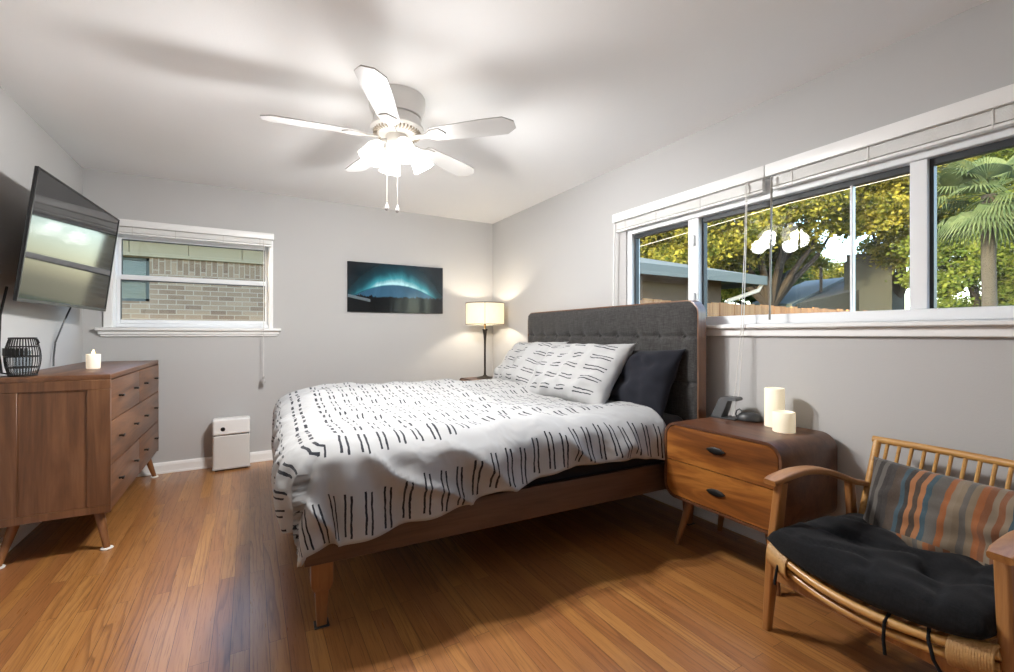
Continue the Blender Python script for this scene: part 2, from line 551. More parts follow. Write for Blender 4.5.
# ------------------------------------------------------------------ window 2 (right wall, wide slider)
w2 = win_root('window_2', (XR, 1.34, 1.2))
def b2(bm, y0, y1, x0, x1, z0, z1, bev=.003):
    add_box(bm, x0 - XR, x1 - XR, y0 - 1.34, y1 - 1.34, z0 - 1.2, z1 - 1.2, bev, 1)
bm = BM()
xf0, xf1 = XR + .012, XR + .10
b2(bm, 2.455, 2.50, xf0, xf1, 1.21, 2.02); b2(bm, .18, .225, xf0, xf1, 1.21, 2.02)
b2(bm, .225, 2.455, xf0, xf1, 1.90, 2.02); b2(bm, .225, 2.455, xf0, xf1, 1.21, 1.262)
b2(bm, 1.885, 1.965, xf0 + .01, xf1, 1.262, 1.90); b2(bm, .765, .825, xf0 + .01, xf1, 1.262, 1.90)
obj('window_frame', bm, M['vinyl'], w2)
bm = BM()
for y0, y1, xo in ((1.965, 2.455, .055), (.825, 1.885, .070), (.225, .765, .055)):
    x0, x1 = XR + xo - .012, XR + xo + .02
    b2(bm, y0, y0 + .012, x0, x1, 1.262, 1.90, 0); b2(bm, y1 - .014, y1, x0, x1, 1.262, 1.90, 0)
    b2(bm, y0 + .012, y1 - .014, x0, x1, 1.872, 1.90, 0)
obj('gasket', bm, M['dark_gasket'], w2, smooth=False)
for y0, y1, xo in ((1.975, 2.445, .055), (.835, 1.875, .070), (.235, .755, .055)):
    bm = BM(); b2(bm, y0, y1, XR + xo, XR + xo + .004, 1.262, 1.875, 0)
    obj('pane', bm, M['glass'], w2, smooth=False)
bm = BM(); b2(bm, 1.052, 1.064, XR + .056, XR + .085, 1.262, 1.873, .002)
obj('mullion', bm, M['vinyl'], w2)
bm = BM()
b2(bm, 1.905, 1.935, XR + .004, XR + .022, 1.72, 1.79, .005); b2(bm, 1.905, 1.935, XR + .004, XR + .022, 1.35, 1.42, .005)
obj('sash_latch', bm, M['vinyl'], w2)
bm = BM()
b2(bm, .08, 2.60, XR - .05, XR + .03, 1.185, 1.21, .006)
b2(bm, .11, 2.57, XR - .022, XR, 1.142, 1.185, .004)
obj('window_sill', bm, M['trim'], w2)

def rb(y0, y1, label):
    return blind('window_blind', label, 'x', y0, y1, XR - .0, 2.068, 2.003, 1.93, BG)
ta = rb(1.418, 2.59, 'raised white mini blind over the half of the wide window nearest the bed')
tb = rb(.10, 1.413, 'raised white mini blind over the half of the wide window nearest the rattan chair')
# blind rot is PI/2: local x -> +y world, local y -> -x world
def lc(t, y): return y - t.location.y
y = lc(ta, 1.515)
obj('lift_cord', tube([(y, .05, .07), (y + .004, .056, -.3), (y + .016, .06, -.75), (y + .028, .08, -1.10), (y + .034, .13, -1.235)], .0022, 6), M['cord_white'], ta)
obj('lift_cord', tube([(y + .006, .05, .07), (y + .012, .057, -.3), (y + .03, .062, -.75), (y + .05, .085, -1.10), (y + .055, .135, -1.235)], .0022, 6), M['cord_white'], ta)
y = lc(tb, 1.372)
obj('tilt_wand', tube([(y, .062, .06), (y + .003, .066, -.3), (y + .008, .068, -.70)], .005, 6), plain('smoky_acrylic', (.22, .21, .19), .2), tb)
y = lc(ta, 2.565)
obj('tilt_wand', tube([(y, .055, .06), (y + .006, .058, -.3), (y + .014, .06, -.72)], .005, 6), M['slat'], ta)

# ------------------------------------------------------------------ ceiling fan
FX, FY = .70, 2.43
fan = thing('ceiling_fan', 'white flush-mount ceiling fan with five blades and lit glass shades', 'ceiling fan', (FX, FY, ZC))
obj('canopy', lathe([(0, 0), (.15, 0), (.152, -.012), (.148, -.06), (.135, -.085), (.132, -.105), (0, -.105)], 40), M['fan_white'], fan)
bm = lathe([(0, -.105), (.115, -.105), (.125, -.112), (.128, -.15), (.142, -.158), (.142, -.172), (.12, -.19), (.085, -.205), (0, -.205)], 40)
obj('motor_housing', bm, M['fan_white'], fan)
bm = BM()
for k in range(40):
    a = 2 * PI * k / 40
    add_box(bm, .098, .128, -.0035, .0035, -.199, -.183, .001, 1, M=Matrix.Rotation(a, 4, 'Z'))
obj('vent_ring', bm, plain('aged_cream', (.42, .37, .30), .5), fan)
obj('switch_housing', lathe([(0, -.205), (.058, -.205), (.062, -.215), (.06, -.262), (.05, -.275), (0, -.278)], 32), M['fan_white'], fan)
BLZ = -.215
for k in range(5):
    a = math.radians(171.8 + 72 * k)
    Mx = Matrix.Rotation(a, 4, 'Z') @ Matrix.Translation((0, 0, BLZ)) @ Matrix.Rotation(math.radians(-11), 4, 'X')
    out = [(.20, -.045), (.22, -.055), (.50, -.068), (.61, -.068), (.66, -.028), (.66, .028), (.61, .068), (.50, .068), (.22, .055), (.20, .045)]
    bm = BM()
    add_loft(bm, [[Mx @ Vector((x, y, z)) for x, y in out] for z in (-.003, .003)])
    bl = obj('blade', bm, M['white_enamel'], fan, angle=25)
    bm = BM()
    add_loft(bm, [[Mx @ Vector((x, y, z)) for x, y in [(.10, -.018), (.17, -.016), (.205, -.04), (.255, -.045), (.275, -.02), (.285, 0), (.275, .02), (.255, .045), (.205, .04), (.17, .016), (.10, .018)]] for z in (-.009, -.0032)])
    obj('blade_iron', bm, M['white_enamel'], bl, angle=25)
M['shade'] = emis('lit_frosted_glass', (1.0, .92, .80), 3.0, (.9, .9, .88))
for k, az in enumerate((180, 270, 0, 90)):
    a = math.radians(az)
    d = Vector((math.cos(a), math.sin(a), 0))
    p0 = d * .045 + Vector((0, 0, -.235)); p1 = d * .082 + Vector((0, 0, -.245)); p2 = d * .096 + Vector((0, 0, -.262))
    arm = obj('lamp_arm', tube([p0, p1, p2], [.012, .012, .02], 12), M['white_enamel'], fan)
    ax = (d * .52 + Vector((0, 0, -.86))).normalized()
    Mx = Matrix.Translation(p2) @ ax.to_track_quat('Z', 'Y').to_matrix().to_4x4()
    bm = lathe([(.020, -.005), (.026, .006), (.038, .02), (.048, .044), (.053, .074), (.058, .103), (.062, .11), (.059, .11), (.049, .074), (.044, .044), (.034, .022), (.018, .008)], 28, M=Mx)
    obj('glass_shade', bm, M['shade'], arm)
    bm = BM()
    bmesh.ops.create_uvsphere(bm, u_segments=16, v_segments=10, radius=.024, matrix=Mx @ Matrix.Translation((0, 0, .06)))
    obj('bulb', bm, emis('bulb_glow', (1, .9, .72), 20), arm)
    ld = bpy.data.lights.new('fan_bulb_light', 'SPOT'); ld.energy = FAN_W; ld.color = (1.0, .992, .98); ld.shadow_soft_size = .05
    ld.spot_size = math.radians(176); ld.spot_blend = 1.0
    lo = bpy.data.objects.new('fan_bulb_light', ld); COL.objects.link(lo); lo.parent = fan
    lo.location = Mx @ Vector((0, 0, .125))
    lo.rotation_euler = (d * .78 + Vector((0, 0, -.62))).to_track_quat('-Z', 'Y').to_euler()
    ld = bpy.data.lights.new('fan_glow_light', 'POINT'); ld.energy = FAN_UP; ld.color = (1.0, .992, .98); ld.shadow_soft_size = .07
    lo = bpy.data.objects.new('fan_glow_light', ld); COL.objects.link(lo); lo.parent = fan
    lo.location = Mx @ Vector((0, 0, .19))
for k, (dx, dy, zl) in enumerate(((-.055, .005, -.575), (-.005, -.02, -.585))):
    ch = obj('pull_chain', tube([(dx, dy, -.26), (dx, dy, -.4), (dx, dy, zl)], .0016, 6), plain('pale_chain', (.5, .47, .42), .4), fan)
    obj('chain_knob', lathe([(0, .022), (.004, .02), (.006, .01), (.012, -.004), (.012, -.014), (.006, -.022), (0, -.024)], 16, (dx, dy, zl - .02)), M['white_enamel'], ch)

# ------------------------------------------------------------------ television on the left wall
tv_yaw, tv_tilt, TW, THh = math.radians(-4.0), math.radians(6.8), 1.2, .69
tv = thing('television', 'wall-mounted flat black television tilted down above the dresser', 'television', (-.93, 3.75, 1.662))
R_ = Matrix.Rotation(tv_yaw, 4, 'Z') @ Matrix.Rotation(tv_tilt, 4, 'Y')   # local +x = facing, y = along
bm = BM(); add_box(bm, -.012, 0, -TW / 2, TW / 2, -THh / 2, THh / 2, .004, 2, M=R_)
add_box(bm, -.055, -.011, -TW * .33, TW * .33, -THh * .42, THh * .15, .012, 2, M=R_)
obj('casing', bm, M['black_plastic'], tv)
bm = BM()
for q in ((-TW / 2, TW / 2, THh / 2 - .011, THh / 2), (-TW / 2, TW / 2, -THh / 2, -THh / 2 + .018), (-TW / 2, -TW / 2 + .011, -THh / 2 + .018, THh / 2 - .011), (TW / 2 - .011, TW / 2, -THh / 2 + .018, THh / 2 - .011)):
    add_box(bm, .0, .005, *q, .001, 1, M=R_)
obj('bezel', bm, M['black_plastic'], tv)
N = Nodes('tv_screen_glass'); N.set(base=(.012, .012, .014), rough=.06, spec=.55)
bm = BM(); add_box(bm, 0, .002, -TW / 2 + .011, TW / 2 - .011, -THh / 2 + .018, THh / 2 - .011, M=R_)
obj('screen', bm, N.m, tv, smooth=False)
bm = BM()
add_box(bm, -.178, -.16, -.12, .12, -.16, .16, .003, 1)
add_box(bm, -.165, -.05, -.02, .02, -.05, .02, .004, 1)
add_box(bm, -.075, -.055, -.22, .22, -.12, .10, .003, 1, M=R_)
obj('wall_mount', bm, M['black_metal'], tv)
c1 = obj('power_cord', tube([(-1.09, 3.30, 1.40), (-1.112, 3.29, 1.25), (-1.115, 3.285, 1.05), (-1.10, 3.27, .955), (-1.06, 3.27, .946)], .006, 8), M['black_plastic'])
tag(c1, 'black cord hanging behind the wire lantern at the left edge', 'cord', 'television cords')
c2 = obj('power_cord', tube([(-1.02, 4.13, 1.42), (-1.06, 4.13, 1.33), (-1.09, 4.10, 1.22), (-1.11, 4.04, 1.10), (-1.105, 3.99, 1.0), (-1.10, 3.97, .947)], .005, 8), M['black_plastic'])
tag(c2, 'black cord hanging in a curve behind the small jar candle', 'cord', 'television cords')

# ------------------------------------------------------------------ picture
PX0, PX1, PZ0, PZ1 = .836, 1.838, 1.374, 1.874
def art():
    N = Nodes('aurora_print')
    co = N.coord()
    sp = N.n('ShaderNodeSeparateXYZ'); N.l(co, sp.inputs[0])
    x, z = sp.outputs[0], sp.outputs[2]
    # an arc over a hill: distance of z from a parabola
    arc = N.math('MULTIPLY_ADD', N.math('MULTIPLY', N.math('ADD', x, .02), N.math('ADD', x, .02)), -.72, .045)
    nz = N.noise(N.mapping(co, (1, 1, .5)), 5, 4, .6, .5)
    dz = N.math('SUBTRACT', z, arc)
    up = N.math('POWER', 2.718, N.math('MULTIPLY', N.math('MAXIMUM', dz, 0), -14))
    dn = N.math('POWER', 2.718, N.math('MULTIPLY', N.math('ABSOLUTE', N.math('MINIMUM', dz, 0)), -60))
    xf = N.math('POWER', 2.718, N.math('MULTIPLY', N.math('MULTIPLY', x, x), -9))
    g = N.math('MULTIPLY', N.math('MULTIPLY', N.math('MULTIPLY', up, dn), xf), N.math('MULTIPLY_ADD', nz, 1.6, .1))
    skyc = N.ramp(g, [(0, (.004, .008, .013)), (.12, (.008, .06, .085)), (.35, (.05, .32, .40)), (.7, (.50, .82, .88))])
    hill = N.math('MULTIPLY', N.math('LESS_THAN', dz, -.012), N.math('GREATER_THAN', z, -.10))
    c = N.mix(hill, skyc, N.mix(nz, (.012, .05, .10), (.06, .18, .30)))
    tn = N.noise(N.mapping(co, (1, 1, .05)), 60, 2, .7)
    tree = N.math('LESS_THAN', z, N.math('MULTIPLY_ADD', tn, .09, -.135))
    c = N.mix(tree, c, (.003, .005, .007))
    snow = N.math('MULTIPLY', N.math('LESS_THAN', N.math('ABSOLUTE', N.math('ADD', z, N.math('MULTIPLY_ADD', x, .2, .19))), .015), N.math('LESS_THAN', x, -.28))
    c = N.mix(N.math('MULTIPLY', snow, .35), c, (.35, .45, .50))
    N.set(base=c, rough=.12, spec=.5, coat=.4, coatr=.06)
    return N.m
pic = thing('wall_picture', 'wide night-sky print with teal aurora over dark trees on the back wall', 'picture', ((PX0 + PX1) / 2, YB, (PZ0 + PZ1) / 2))
hw, hh = (PX1 - PX0) / 2, (PZ1 - PZ0) / 2
obj('backing', box(-hw, hw, -.022, -.001, -hh, hh, .002, 1), M['black_plastic'], pic)
obj('print', box(-hw + .001, hw - .001, -.0245, -.022, -hh + .001, hh - .001), art(), pic, smooth=False)

# ------------------------------------------------------------------ air purifier
ap = thing('air_purifier', 'small white air purifier standing on the floor against the back wall', 'air purifier', (-.137, 4.53, 0), math.radians(2))
def rbox(bm, w, d, z0, z1, r, n=5, mi=0, inset=.006):
    add_loft(bm, [[(x, y, z) for x, y in rrect(w - 2 * i, d - 2 * i, r - i * .5, n)] for z, i in ((z0, inset), (z0 + inset, 0), (z1 - inset, 0), (z1, inset))], mi=mi)
bm = BM(); rbox(bm, .272, .135, .012, .296, .018); obj('body', bm, plain('purifier_mesh', (.68, .67, .65), .6, var=.05, vs=300, bump=.5, bs=300), ap)
bm = BM(); rbox(bm, .276, .139, .302, .432, .02, inset=.009); obj('top_housing', bm, M['trim'], ap)
bm = BM(); add_box(bm, -.12, .12, -.055, .055, 0, .0125); obj('base_foot', bm, M['black_plastic'], ap)
bm = BM(); add_box(bm, -.128, .128, -.06, .06, .295, .303); obj('shadow_gap', bm, M['black_plastic'], ap)
bm = BM(); add_lathe(bm, [(0, 0), (.015, 0), (.017, .002), (.015, .006), (0, .007)], 24, M=Matrix.Translation((-.062, -.0685, .352)) @ Matrix.Rotation(PI / 2, 4, 'X')); obj('control_button', bm, M['black_plastic'], ap)
bm = BM(); add_box(bm, -.138, .138, -.0705, .0, .012, .024, .003, 1); obj('base_trim', bm, M['white_enamel'], ap)

# ------------------------------------------------------------------ dresser
DX0, DX1, DY0, DY1, DZ0, DZ1 = -1.10, -.645, 3.13, 4.585, .205, .94
dr = thing('dresser', 'long walnut mid-century dresser with six small dark pulls per row under the television', 'dresser', ((DX0 + DX1) / 2, (DY0 + DY1) / 2, 0))
dr['label'] = 'long walnut mid-century dresser with small dark pulls below the television'
hx, hy = (DX1 - DX0) / 2, (DY1 - DY0) / 2
obj('top', box(-hx, hx, -hy, hy, DZ1 - .028, DZ1, .004, 2), M['walnut_y'], dr)
def endpanel(s):
    bm = BM()
    y0, y1 = (-hy, -hy + .022) if s < 0 else (hy - .022, hy)
    zb, zt = DZ0, DZ1 - .028
    add_box(bm, -hx, -hx + .10, y0, y1, zb + .04, zt - .05, .002, 1)
    add_box(bm, hx - .095, hx, y0, y1, zb + .04, zt - .05, .002, 1)
    add_box(bm, -hx, hx, y0, y1, zt - .05, zt, .002, 1)
    # bottom rail with a shallow curve
    n = 14
    rr = []
    for i in range(n + 1):
        x = -hx + 2 * hx * i / n
        c = zb + .018 * (1 - ((i / n) * 2 - 1) ** 4) * 0 - 0.0
        rr.append([(x, y0, zb + .004 * math.sin(PI * i / n)), (x, y1, zb + .004 * math.sin(PI * i / n)), (x, y1, zb + .04), (x, y0, zb + .04)])
    add_loft(bm, rr)
    e = 0.007 if s < 0 else -.007
    add_box(bm, -hx + .10, hx - .095, y0 + e, y1 + (e if s > 0 else 0), zb + .04, zt - .05, .001, 1)
    return bm
obj('end_panel', endpanel(-1), M['walnut_z'], dr)
obj('end_panel', endpanel(1), M['walnut_z'], dr)
bm = BM()
add_box(bm, -hx, hx - .012, -hy + .02, hy - .02, DZ0 + .004, DZ0 + .026)
add_box(bm, -hx, -hx + .01, -hy + .02, hy - .02, DZ0 + .026, DZ1 - .028)
add_box(bm, -hx, hx - .02, -.01, .01, DZ0 + .026, DZ1 - .028)
add_box(bm, hx - .03, hx - .022, -hy + .02, hy - .02, DZ0 + .026, DZ1 - .028)
obj('carcass', bm, M['walnut_y'], dr)
rows = [(.690, .908), (.452, .686), (.212, .448)]
for r, (z0, z1) in enumerate(rows):
    spans = [(-hy + .024, hy - .024, (.115, .385, .615, .885))] if r == 1 else [(-hy + .024, -.003, (.22, .78)), (.003, hy - .024, (.22, .78))]
    for y0, y1, fs in spans:
        d = obj('drawer', box(hx - .021, hx, y0, y1, z0 + .001, z1 - .001, .003, 2), M['walnut_y'], dr)
        zc = (z0 + z1) / 2 + .008
        for f in fs:
            yc = y0 + (y1 - y0) * f
            bm = BM()
            add_tube(bm, [(hx - .001, yc, zc), (hx + .02, yc, zc)], .006, 8)
            add_box(bm, hx + .016, hx + .026, yc - .019, yc + .019, zc - .006, zc + .006, .003, 2)
            obj('pull', bm, M['bronze'], d)
for sx in (-1, 1):
    for sy in (-1, 1):
        tx, ty = sx * (hx - .07), sy * (hy - .09)
        bxp, byp = sx * (hx - .022), sy * (hy - .035)
        bm = BM(); add_taper_leg(bm, (tx, ty, DZ0 + .01), (bxp, byp, .006), .024, .014)
        lg = obj('leg', bm, M['leg_wood'], dr)
        obj('felt_pad', lathe([(0, 0), (.026, 0), (.028, .004), (.024, .009), (0, .009)], 20, (bxp, byp, 0)), M['felt'], lg)

# ------------------------------------------------------------------ wire lantern and jar candle on the dresser
ln = thing('lantern', 'black wire barrel lantern with a clear glass cup on the dresser', 'lantern', (-1.005, 3.215, DZ1))
LR = lambda z: .046 + .020 * math.sin(PI * min(1, max(0, (z + .01) / .21)))
bm = BM()
for k in range(34):
    a = 2 * PI * k / 34
    add_tube(bm, [(LR(z) * math.cos(a), LR(z) * math.sin(a), z) for z in [i * .19 / 8 + .004 for i in range(9)]], .0016, 5)
obj('wire_cage', bm, M['black_metal'], ln)
bm = BM()
def add_ring(bm, r, z, t, n=40):
    pts = [(r * math.cos(2 * PI * i / n), r * math.sin(2 * PI * i / n), z) for i in range(n)]
    R = []
    for i in range(n):
        a = 2 * PI * i / n
        R.append([bm.verts.new(((r + t * math.cos(b)) * math.cos(a), (r + t * math.cos(b)) * math.sin(a), z + t * math.sin(b))) for b in [2 * PI * j / 6 for j in range(6)]])
    for i in range(n):
        for j in range(6):
            bm.faces.new((R[i][j], R[(i + 1) % n][j], R[(i + 1) % n][(j + 1) % 6], R[i][(j + 1) % 6]))
for z, t in ((.005, .005), (.045, .003), (.10, .003), (.15, .003), (.193, .005)):
    bm = BM(); add_ring(bm, LR(z), z, t)
    obj('hoop', bm, M['black_metal'], ln)
obj('base_plate', lathe([(0, .001), (.046, .001), (.048, .004), (.046, .007), (0, .007)], 32), M['black_metal'], ln)
bm = BM()
for i in range(9):
    a0 = math.radians(-165 + i * 12); a1 = math.radians(-165 + (i + .86) * 12)
    r = LR(.125) + .004
    add_loft(bm, [[(r * math.cos(a), r * math.sin(a), z) for z in (.106, .144)] + [((r + .003) * math.cos(a), (r + .003) * math.sin(a), z) for z in (.144, .106)] for a in (a0, a1)])
obj('side_panel', bm, M['black_metal'], ln)
obj('glass_cup', lathe([(0, .01), (.031, .01), (.033, .012), (.033, .13), (.031, .13), (.031, .016), (0, .016)], 28), glass_mat('clear_cup', (.85, .88, .9)), ln)
bm = BM(); add_tube(bm, [(.046, -.018, .190), (.06, -.022, .186), (.066, -.022, .17), (.058, -.02, .16)], .004, 6)
obj('handle', bm, M['black_metal'], ln)

jc = thing('jar_candle', 'small lit jar candle with white wax on the dresser top', 'candle', (-.835, 3.66, DZ1))
obj('jar', lathe([(0, .001), (.031, .001), (.034, .006), (.035, .09), (.033, .09), (.032, .012), (0, .012)], 28), plain('milky_jar', (.78, .75, .68), .25, emit=(1.0, .85, .62), emits=.35), jc)
obj('wax', lathe([(0, .013), (.031, .013), (.031, .075), (.029, .072), (0, .072)], 28), emis('lit_wax', (1.0, .84, .6), .75, (.85, .8, .7)), jc)
bm = BM(); add_tube(bm, [(0, 0, .072), (.001, 0, .088)], .0012, 6); obj('wick', bm, M['black_plastic'], jc)
obj('flame', lathe([(0, .084), (.005, .09), (.007, .098), (.004, .109), (0, .118)], 14), emis('candle_flame', (1, .75, .35), 14), jc)

# ------------------------------------------------------------------ bed
BPHI = math.radians(-2.5)
cph, sph = math.cos(BPHI), math.sin(BPHI)
BLn, BWd = 2.12, 1.96
foot = Vector((.179, 1.862))
bc = foot + Vector((cph, sph)) * BLn / 2 + Vector((-sph, cph)) * BWd / 2
bed = thing('bed', 'large bed with tufted charcoal headboard, walnut rails and tapered legs', 'bed', (bc.x, bc.y, 0), BPHI)
hL, hW = BLn / 2, BWd / 2
RZ0, RZ1 = .265, .415
obj('side_rail', box(-hL, hL, -hW, -hW + .03, RZ0, RZ1, .004, 2), M['bed_wood'], bed)
obj('side_rail', box(-hL, hL, hW - .03, hW, RZ0, RZ1, .004, 2), M['bed_wood'], bed)
obj('foot_rail', box(-hL, -hL + .03, -hW + .03, hW - .03, RZ0, RZ1, .004, 2), M['bed_wood'], bed)
bm = BM()
for i in range(13):
    x = -hL + .08 + i * .16
    add_box(bm, x, x + .09, -hW + .03, hW - .03, RZ0 + .09, RZ0 + .112)
add_box(bm, -hL + .03, hL, -.03, .03, RZ0 + .03, RZ0 + .09)
obj('slats', bm, M['bed_wood'], bed)
for sx in (-1, 1):
    for sy in (-1, 1):
        cx = sx * (hL - .066) if sx < 0 else hL + .02
        cy = sy * (hW - .058)
        bm = BM()
        rr = []
        for z, w in ((RZ1 - .02, .041), (.175, .041), (.15, .033), (.148, .026), (.004, .019)):
            rr.append([(cx + a, cy + b, z) for a, b in rrect(2 * w, 2 * w, .006, 3)])
        add_loft(bm, rr)
        lg = obj('leg', bm, M['leg_wood'], bed)
        obj('furniture_cup', box(cx - .028, cx + .028, cy - .028, cy + .028, 0, .006, .002, 1), M['black_plastic'], lg)
for yy in (-.4, .0, .4):
    bm = BM(); add_taper_leg(bm, (.2, yy, RZ0 + .03), (.2, yy, 0), .02, .02)
    obj('centre_leg', bm, M['black_metal'], bed)
# headboard: wood frame that wraps a tufted upholstered panel
HBW, HBT, HZ0, HZ1 = 2.02, .07, .30, 1.36
bm = BM()
prof = rrect(HBW, HZ1 - HZ0, .085, 10, 0, (HZ0 + HZ1) / 2)
inner = rrect(HBW - .014, HZ1 - HZ0 - .014, .080, 10, 0, (HZ0 + HZ1) / 2)
x0, x1 = hL, hL + HBT
R0 = [bm.verts.new((x0 + .004, y, z)) for y, z in prof]; R1 = [bm.verts.new((x1, y, z)) for y, z in prof]
Ri0 = [bm.verts.new((x0 + .002, y, z)) for y, z in inner]; Ri1 = [bm.verts.new((x1 - .02, y, z)) for y, z in inner]
n = len(prof)
for i in range(n):
    j = (i + 1) % n
    bm.faces.new((R0[i], R0[j], R1[j], R1[i])); bm.faces.new((R0[i], R0[j], Ri0[j], Ri0[i])); bm.faces.new((Ri0[i], Ri0[j], Ri1[j], Ri1[i]))
bm.faces.new(R1); bm.faces.new(Ri1)
hb = obj('headboard_frame', bm, wood('headboard_wood', (.08, .034, .015), (.16, .07, .032), (.22, .10, .048), 2, 12, .4, .2), bed)
# panel grid with tufts
bm = BM()
uvw = HBW - .015; hz0, hz1 = HZ0 + .0075, HZ1 - .0075
NU, NV = 190, 130
tufts = [(-uvw / 2 + uvw * (i + .5) / 10, zz) for i in range(10) for zz in (1.14, .86)]
rc = .079
grid = []
for i in range(NU + 1):
    rowv = []
    for j in range(NV + 1):
        y = -uvw / 2 + uvw * i / NU; z = hz0 + (hz1 - hz0) * j / NV
        # round the corners
        cyv = uvw / 2 - rc
        for zc, sg in ((hz1 - rc, 1), (hz0 + rc, -1)):
            dy = abs(y) - cyv; dzz = (z - zc) * sg
            if dy > 0 and dzz > 0:
                m = max(dy, dzz); h = math.hypot(dy, dzz)
                y = math.copysign(cyv + dy * m / h, y); z = zc + sg * dzz * m / h
        ed = min(uvw / 2 - abs(y), z - hz0, hz1 - z)
        puff = .018 * (1 - math.exp(-max(0, ed) / .02))
        dep = 0
        for ty, tz in tufts:
            d2 = (y - ty) ** 2 + ((z - tz)) ** 2
            dep += .016 * math.exp(-d2 / .0012)
            if abs(z - tz) < .05: pass
        for tz in (1.14, .86):
            dep += .011 * math.exp(-((z - tz) / .011) ** 2)
        for i2 in range(10):
            ty = -uvw / 2 + uvw * (i2 + .5) / 10
            dep += .0022 * math.exp(-((y - ty) / .02) ** 2) * math.exp(-((z - 1.2) / .14) ** 2)
        rowv.append(bm.verts.new((x0 + .006 - puff + dep, y, z)))
    grid.append(rowv)
for i in range(NU):
    for j in range(NV):
        bm.faces.new((grid[i][j], grid[i + 1][j], grid[i + 1][j + 1], grid[i][j + 1]))
pn = obj('upholstered_panel', bm, M['hb'], bed)
for ty, tz in tufts:
    if tz > 1:
        bm = BM(); bmesh.ops.create_uvsphere(bm, u_segments=10, v_segments=6, radius=.009, matrix=Matrix.Translation((x0 + .004, ty, tz)) @ Matrix.Diagonal((.5, 1, 1, 1)))
        obj('tuft_button', bm, M['hb'], pn)

# mattress (dark fitted sheet)
mt = thing('mattress', 'thick mattress in a black fitted sheet on the bed frame', 'mattress', (bc.x, bc.y, RZ0 + .112), BPHI)
bm = BM(); add_box(bm, -hL + .04, hL - .012, -hW + .035, hW - .035, 0, .285, .05, 4)
obj('fitted_sheet', bm, M['sheet'], mt)

# duvet -------------------------------------------------------------
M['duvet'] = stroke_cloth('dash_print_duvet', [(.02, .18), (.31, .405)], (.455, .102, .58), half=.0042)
bm = BM()
uvl = bm.loops.layers.uv.new('UVMap')
TOPZ = .695
rr_ = .13
Af, Bn = hL - .01, hW - .01                # edges of the flat top (before rounding)
def fold(a, b, s):
    return mnoise.noise(Vector((a * 3.2 + b * 1.4 + s, b * 2.2 - a * .6, s)))
def roll(d, flare):
    q = rr_ * PI / 2
    if d <= q:
        th = d / rr_
        return rr_ * math.sin(th), rr_ * (1 - math.cos(th))
    return rr_ + (d - q) * flare, rr_ + (d - q) * math.sqrt(1 - flare * flare)
NA, NB = 150, 170
A0, A1 = -(Af - rr_) - .38, .80
def near_over(a): # how far the near side hangs over, longer near the foot
    K = [(-1.6, .43), (-1.0, .42), (-.62, .39), (-.18, .315), (.2, .27), (.5, .275), (.85, .315)]
    v = K[-1][1]
    for (a0, v0), (a1, v1) in zip(K, K[1:]):
        if a0 <= a <= a1:
            t = (a - a0) / (a1 - a0); t = t * t * (3 - 2 * t); v = v0 + (v1 - v0) * t; break
    return v + .012 * mnoise.noise(Vector((a * 4.3, 3.3, 0)))
G = []; UVs = []
for i in range(NA + 1):
    a = A0 + (A1 - A0) * i / NA
    rowv = []; ruv = []
    no = near_over(a); fo = .50
    bmin, bmax = -(Bn - rr_) - no, (Bn - rr_) + fo
    for j in range(NB + 1):
        b = bmin + (bmax - bmin) * j / NB
        da = max(0, -(Af - rr_) - a); db = max(0, abs(b) - (Bn - rr_)); sb = -1 if b < 0 else 1
        x, y, z = max(a, -(Af - rr_)), max(-(Bn - rr_), min(Bn - rr_, b)), TOPZ
        d = (da ** 5 + db ** 5) ** .2
        wr = fold(a, b, 1.7) * .5 + fold(a * 2.1, b * 2.1, 5.1) * .25 + mnoise.noise(Vector((a * 1.1, b * 1.3, 9))) * .5
        if d > 1e-6:
            hd = math.hypot(da, db); nx, ny = -da / hd, sb * db / hd
            corner = min(1, 2 * min(da, db) / (d + 1e-6))
            o, dn = roll(d, .05 + .10 * corner)
            # hanging folds
            along = (a if db >= da else b)
            hang = min(1, max(0, (d - .08) / .25))
            ph = math.atan2(db, da) if corner > .02 else 0
            k = hang * (.020 * math.sin(along * 19 + b * 6 + 2.0 * fold(a, b, 7)) * (1 - .6 * corner) + (.042 if sb < 0 and db > da else .030) * wr + corner * .045 * math.sin(ph * 7 + 1.2))
            o += k + .045 * min(1, d / .12) + (.065 * math.sin(PI * min(1, d / .42)) if da > db else 0)
            dn -= hang * .012 * wr
            x += nx * o; y += ny * o; z -= dn
            # diagonal drag lines on the near face
            if db > 0 and sb < 0:
                rg = (1 - abs(math.sin((a * .9 - d * 1.5) * 6.5 + 2.2 * fold(a * .8, b, 4)))) ** 2
                y -= min(1, d / .2) * (.044 * rg + .010 + .010 * mnoise.noise(Vector((a * 11 + d * 6, d * 7 - a * 3, 2))))
        z += .020 * (1 - min(1, d / .35)) * abs(math.sin((a * .8 + b * 1.1) * 5 + 3 * fold(a, b, 3))) ** 3
        # puffy top
        e1 = min(1, max(0, (a + Af) / .25)); e2 = min(1, max(0, (Bn - abs(b)) / .25))
        z += .018 * (e1 * e2) + .030 * wr * (1 - min(1, d / .3)) 
        z += .010 * mnoise.noise(Vector((a * 6 + 4, b * 5, 2))) * (1 - min(1, d / .3))
        # quilt roll along the near crest
        if sb > 0: z += .045 * min(1, abs(b) / .5) * (1 - min(1, d / .3))
        if sb < 0: z += .012 * math.exp(-((abs(b) - (Bn - .12)) / .13) ** 2) * (1 if da == 0 else math.exp(-da / .1))
        rowv.append(bm.verts.new((x, y, z)))
        ruv.append((a + 5, b - bmin))
    G.append(rowv); UVs.append(ruv)
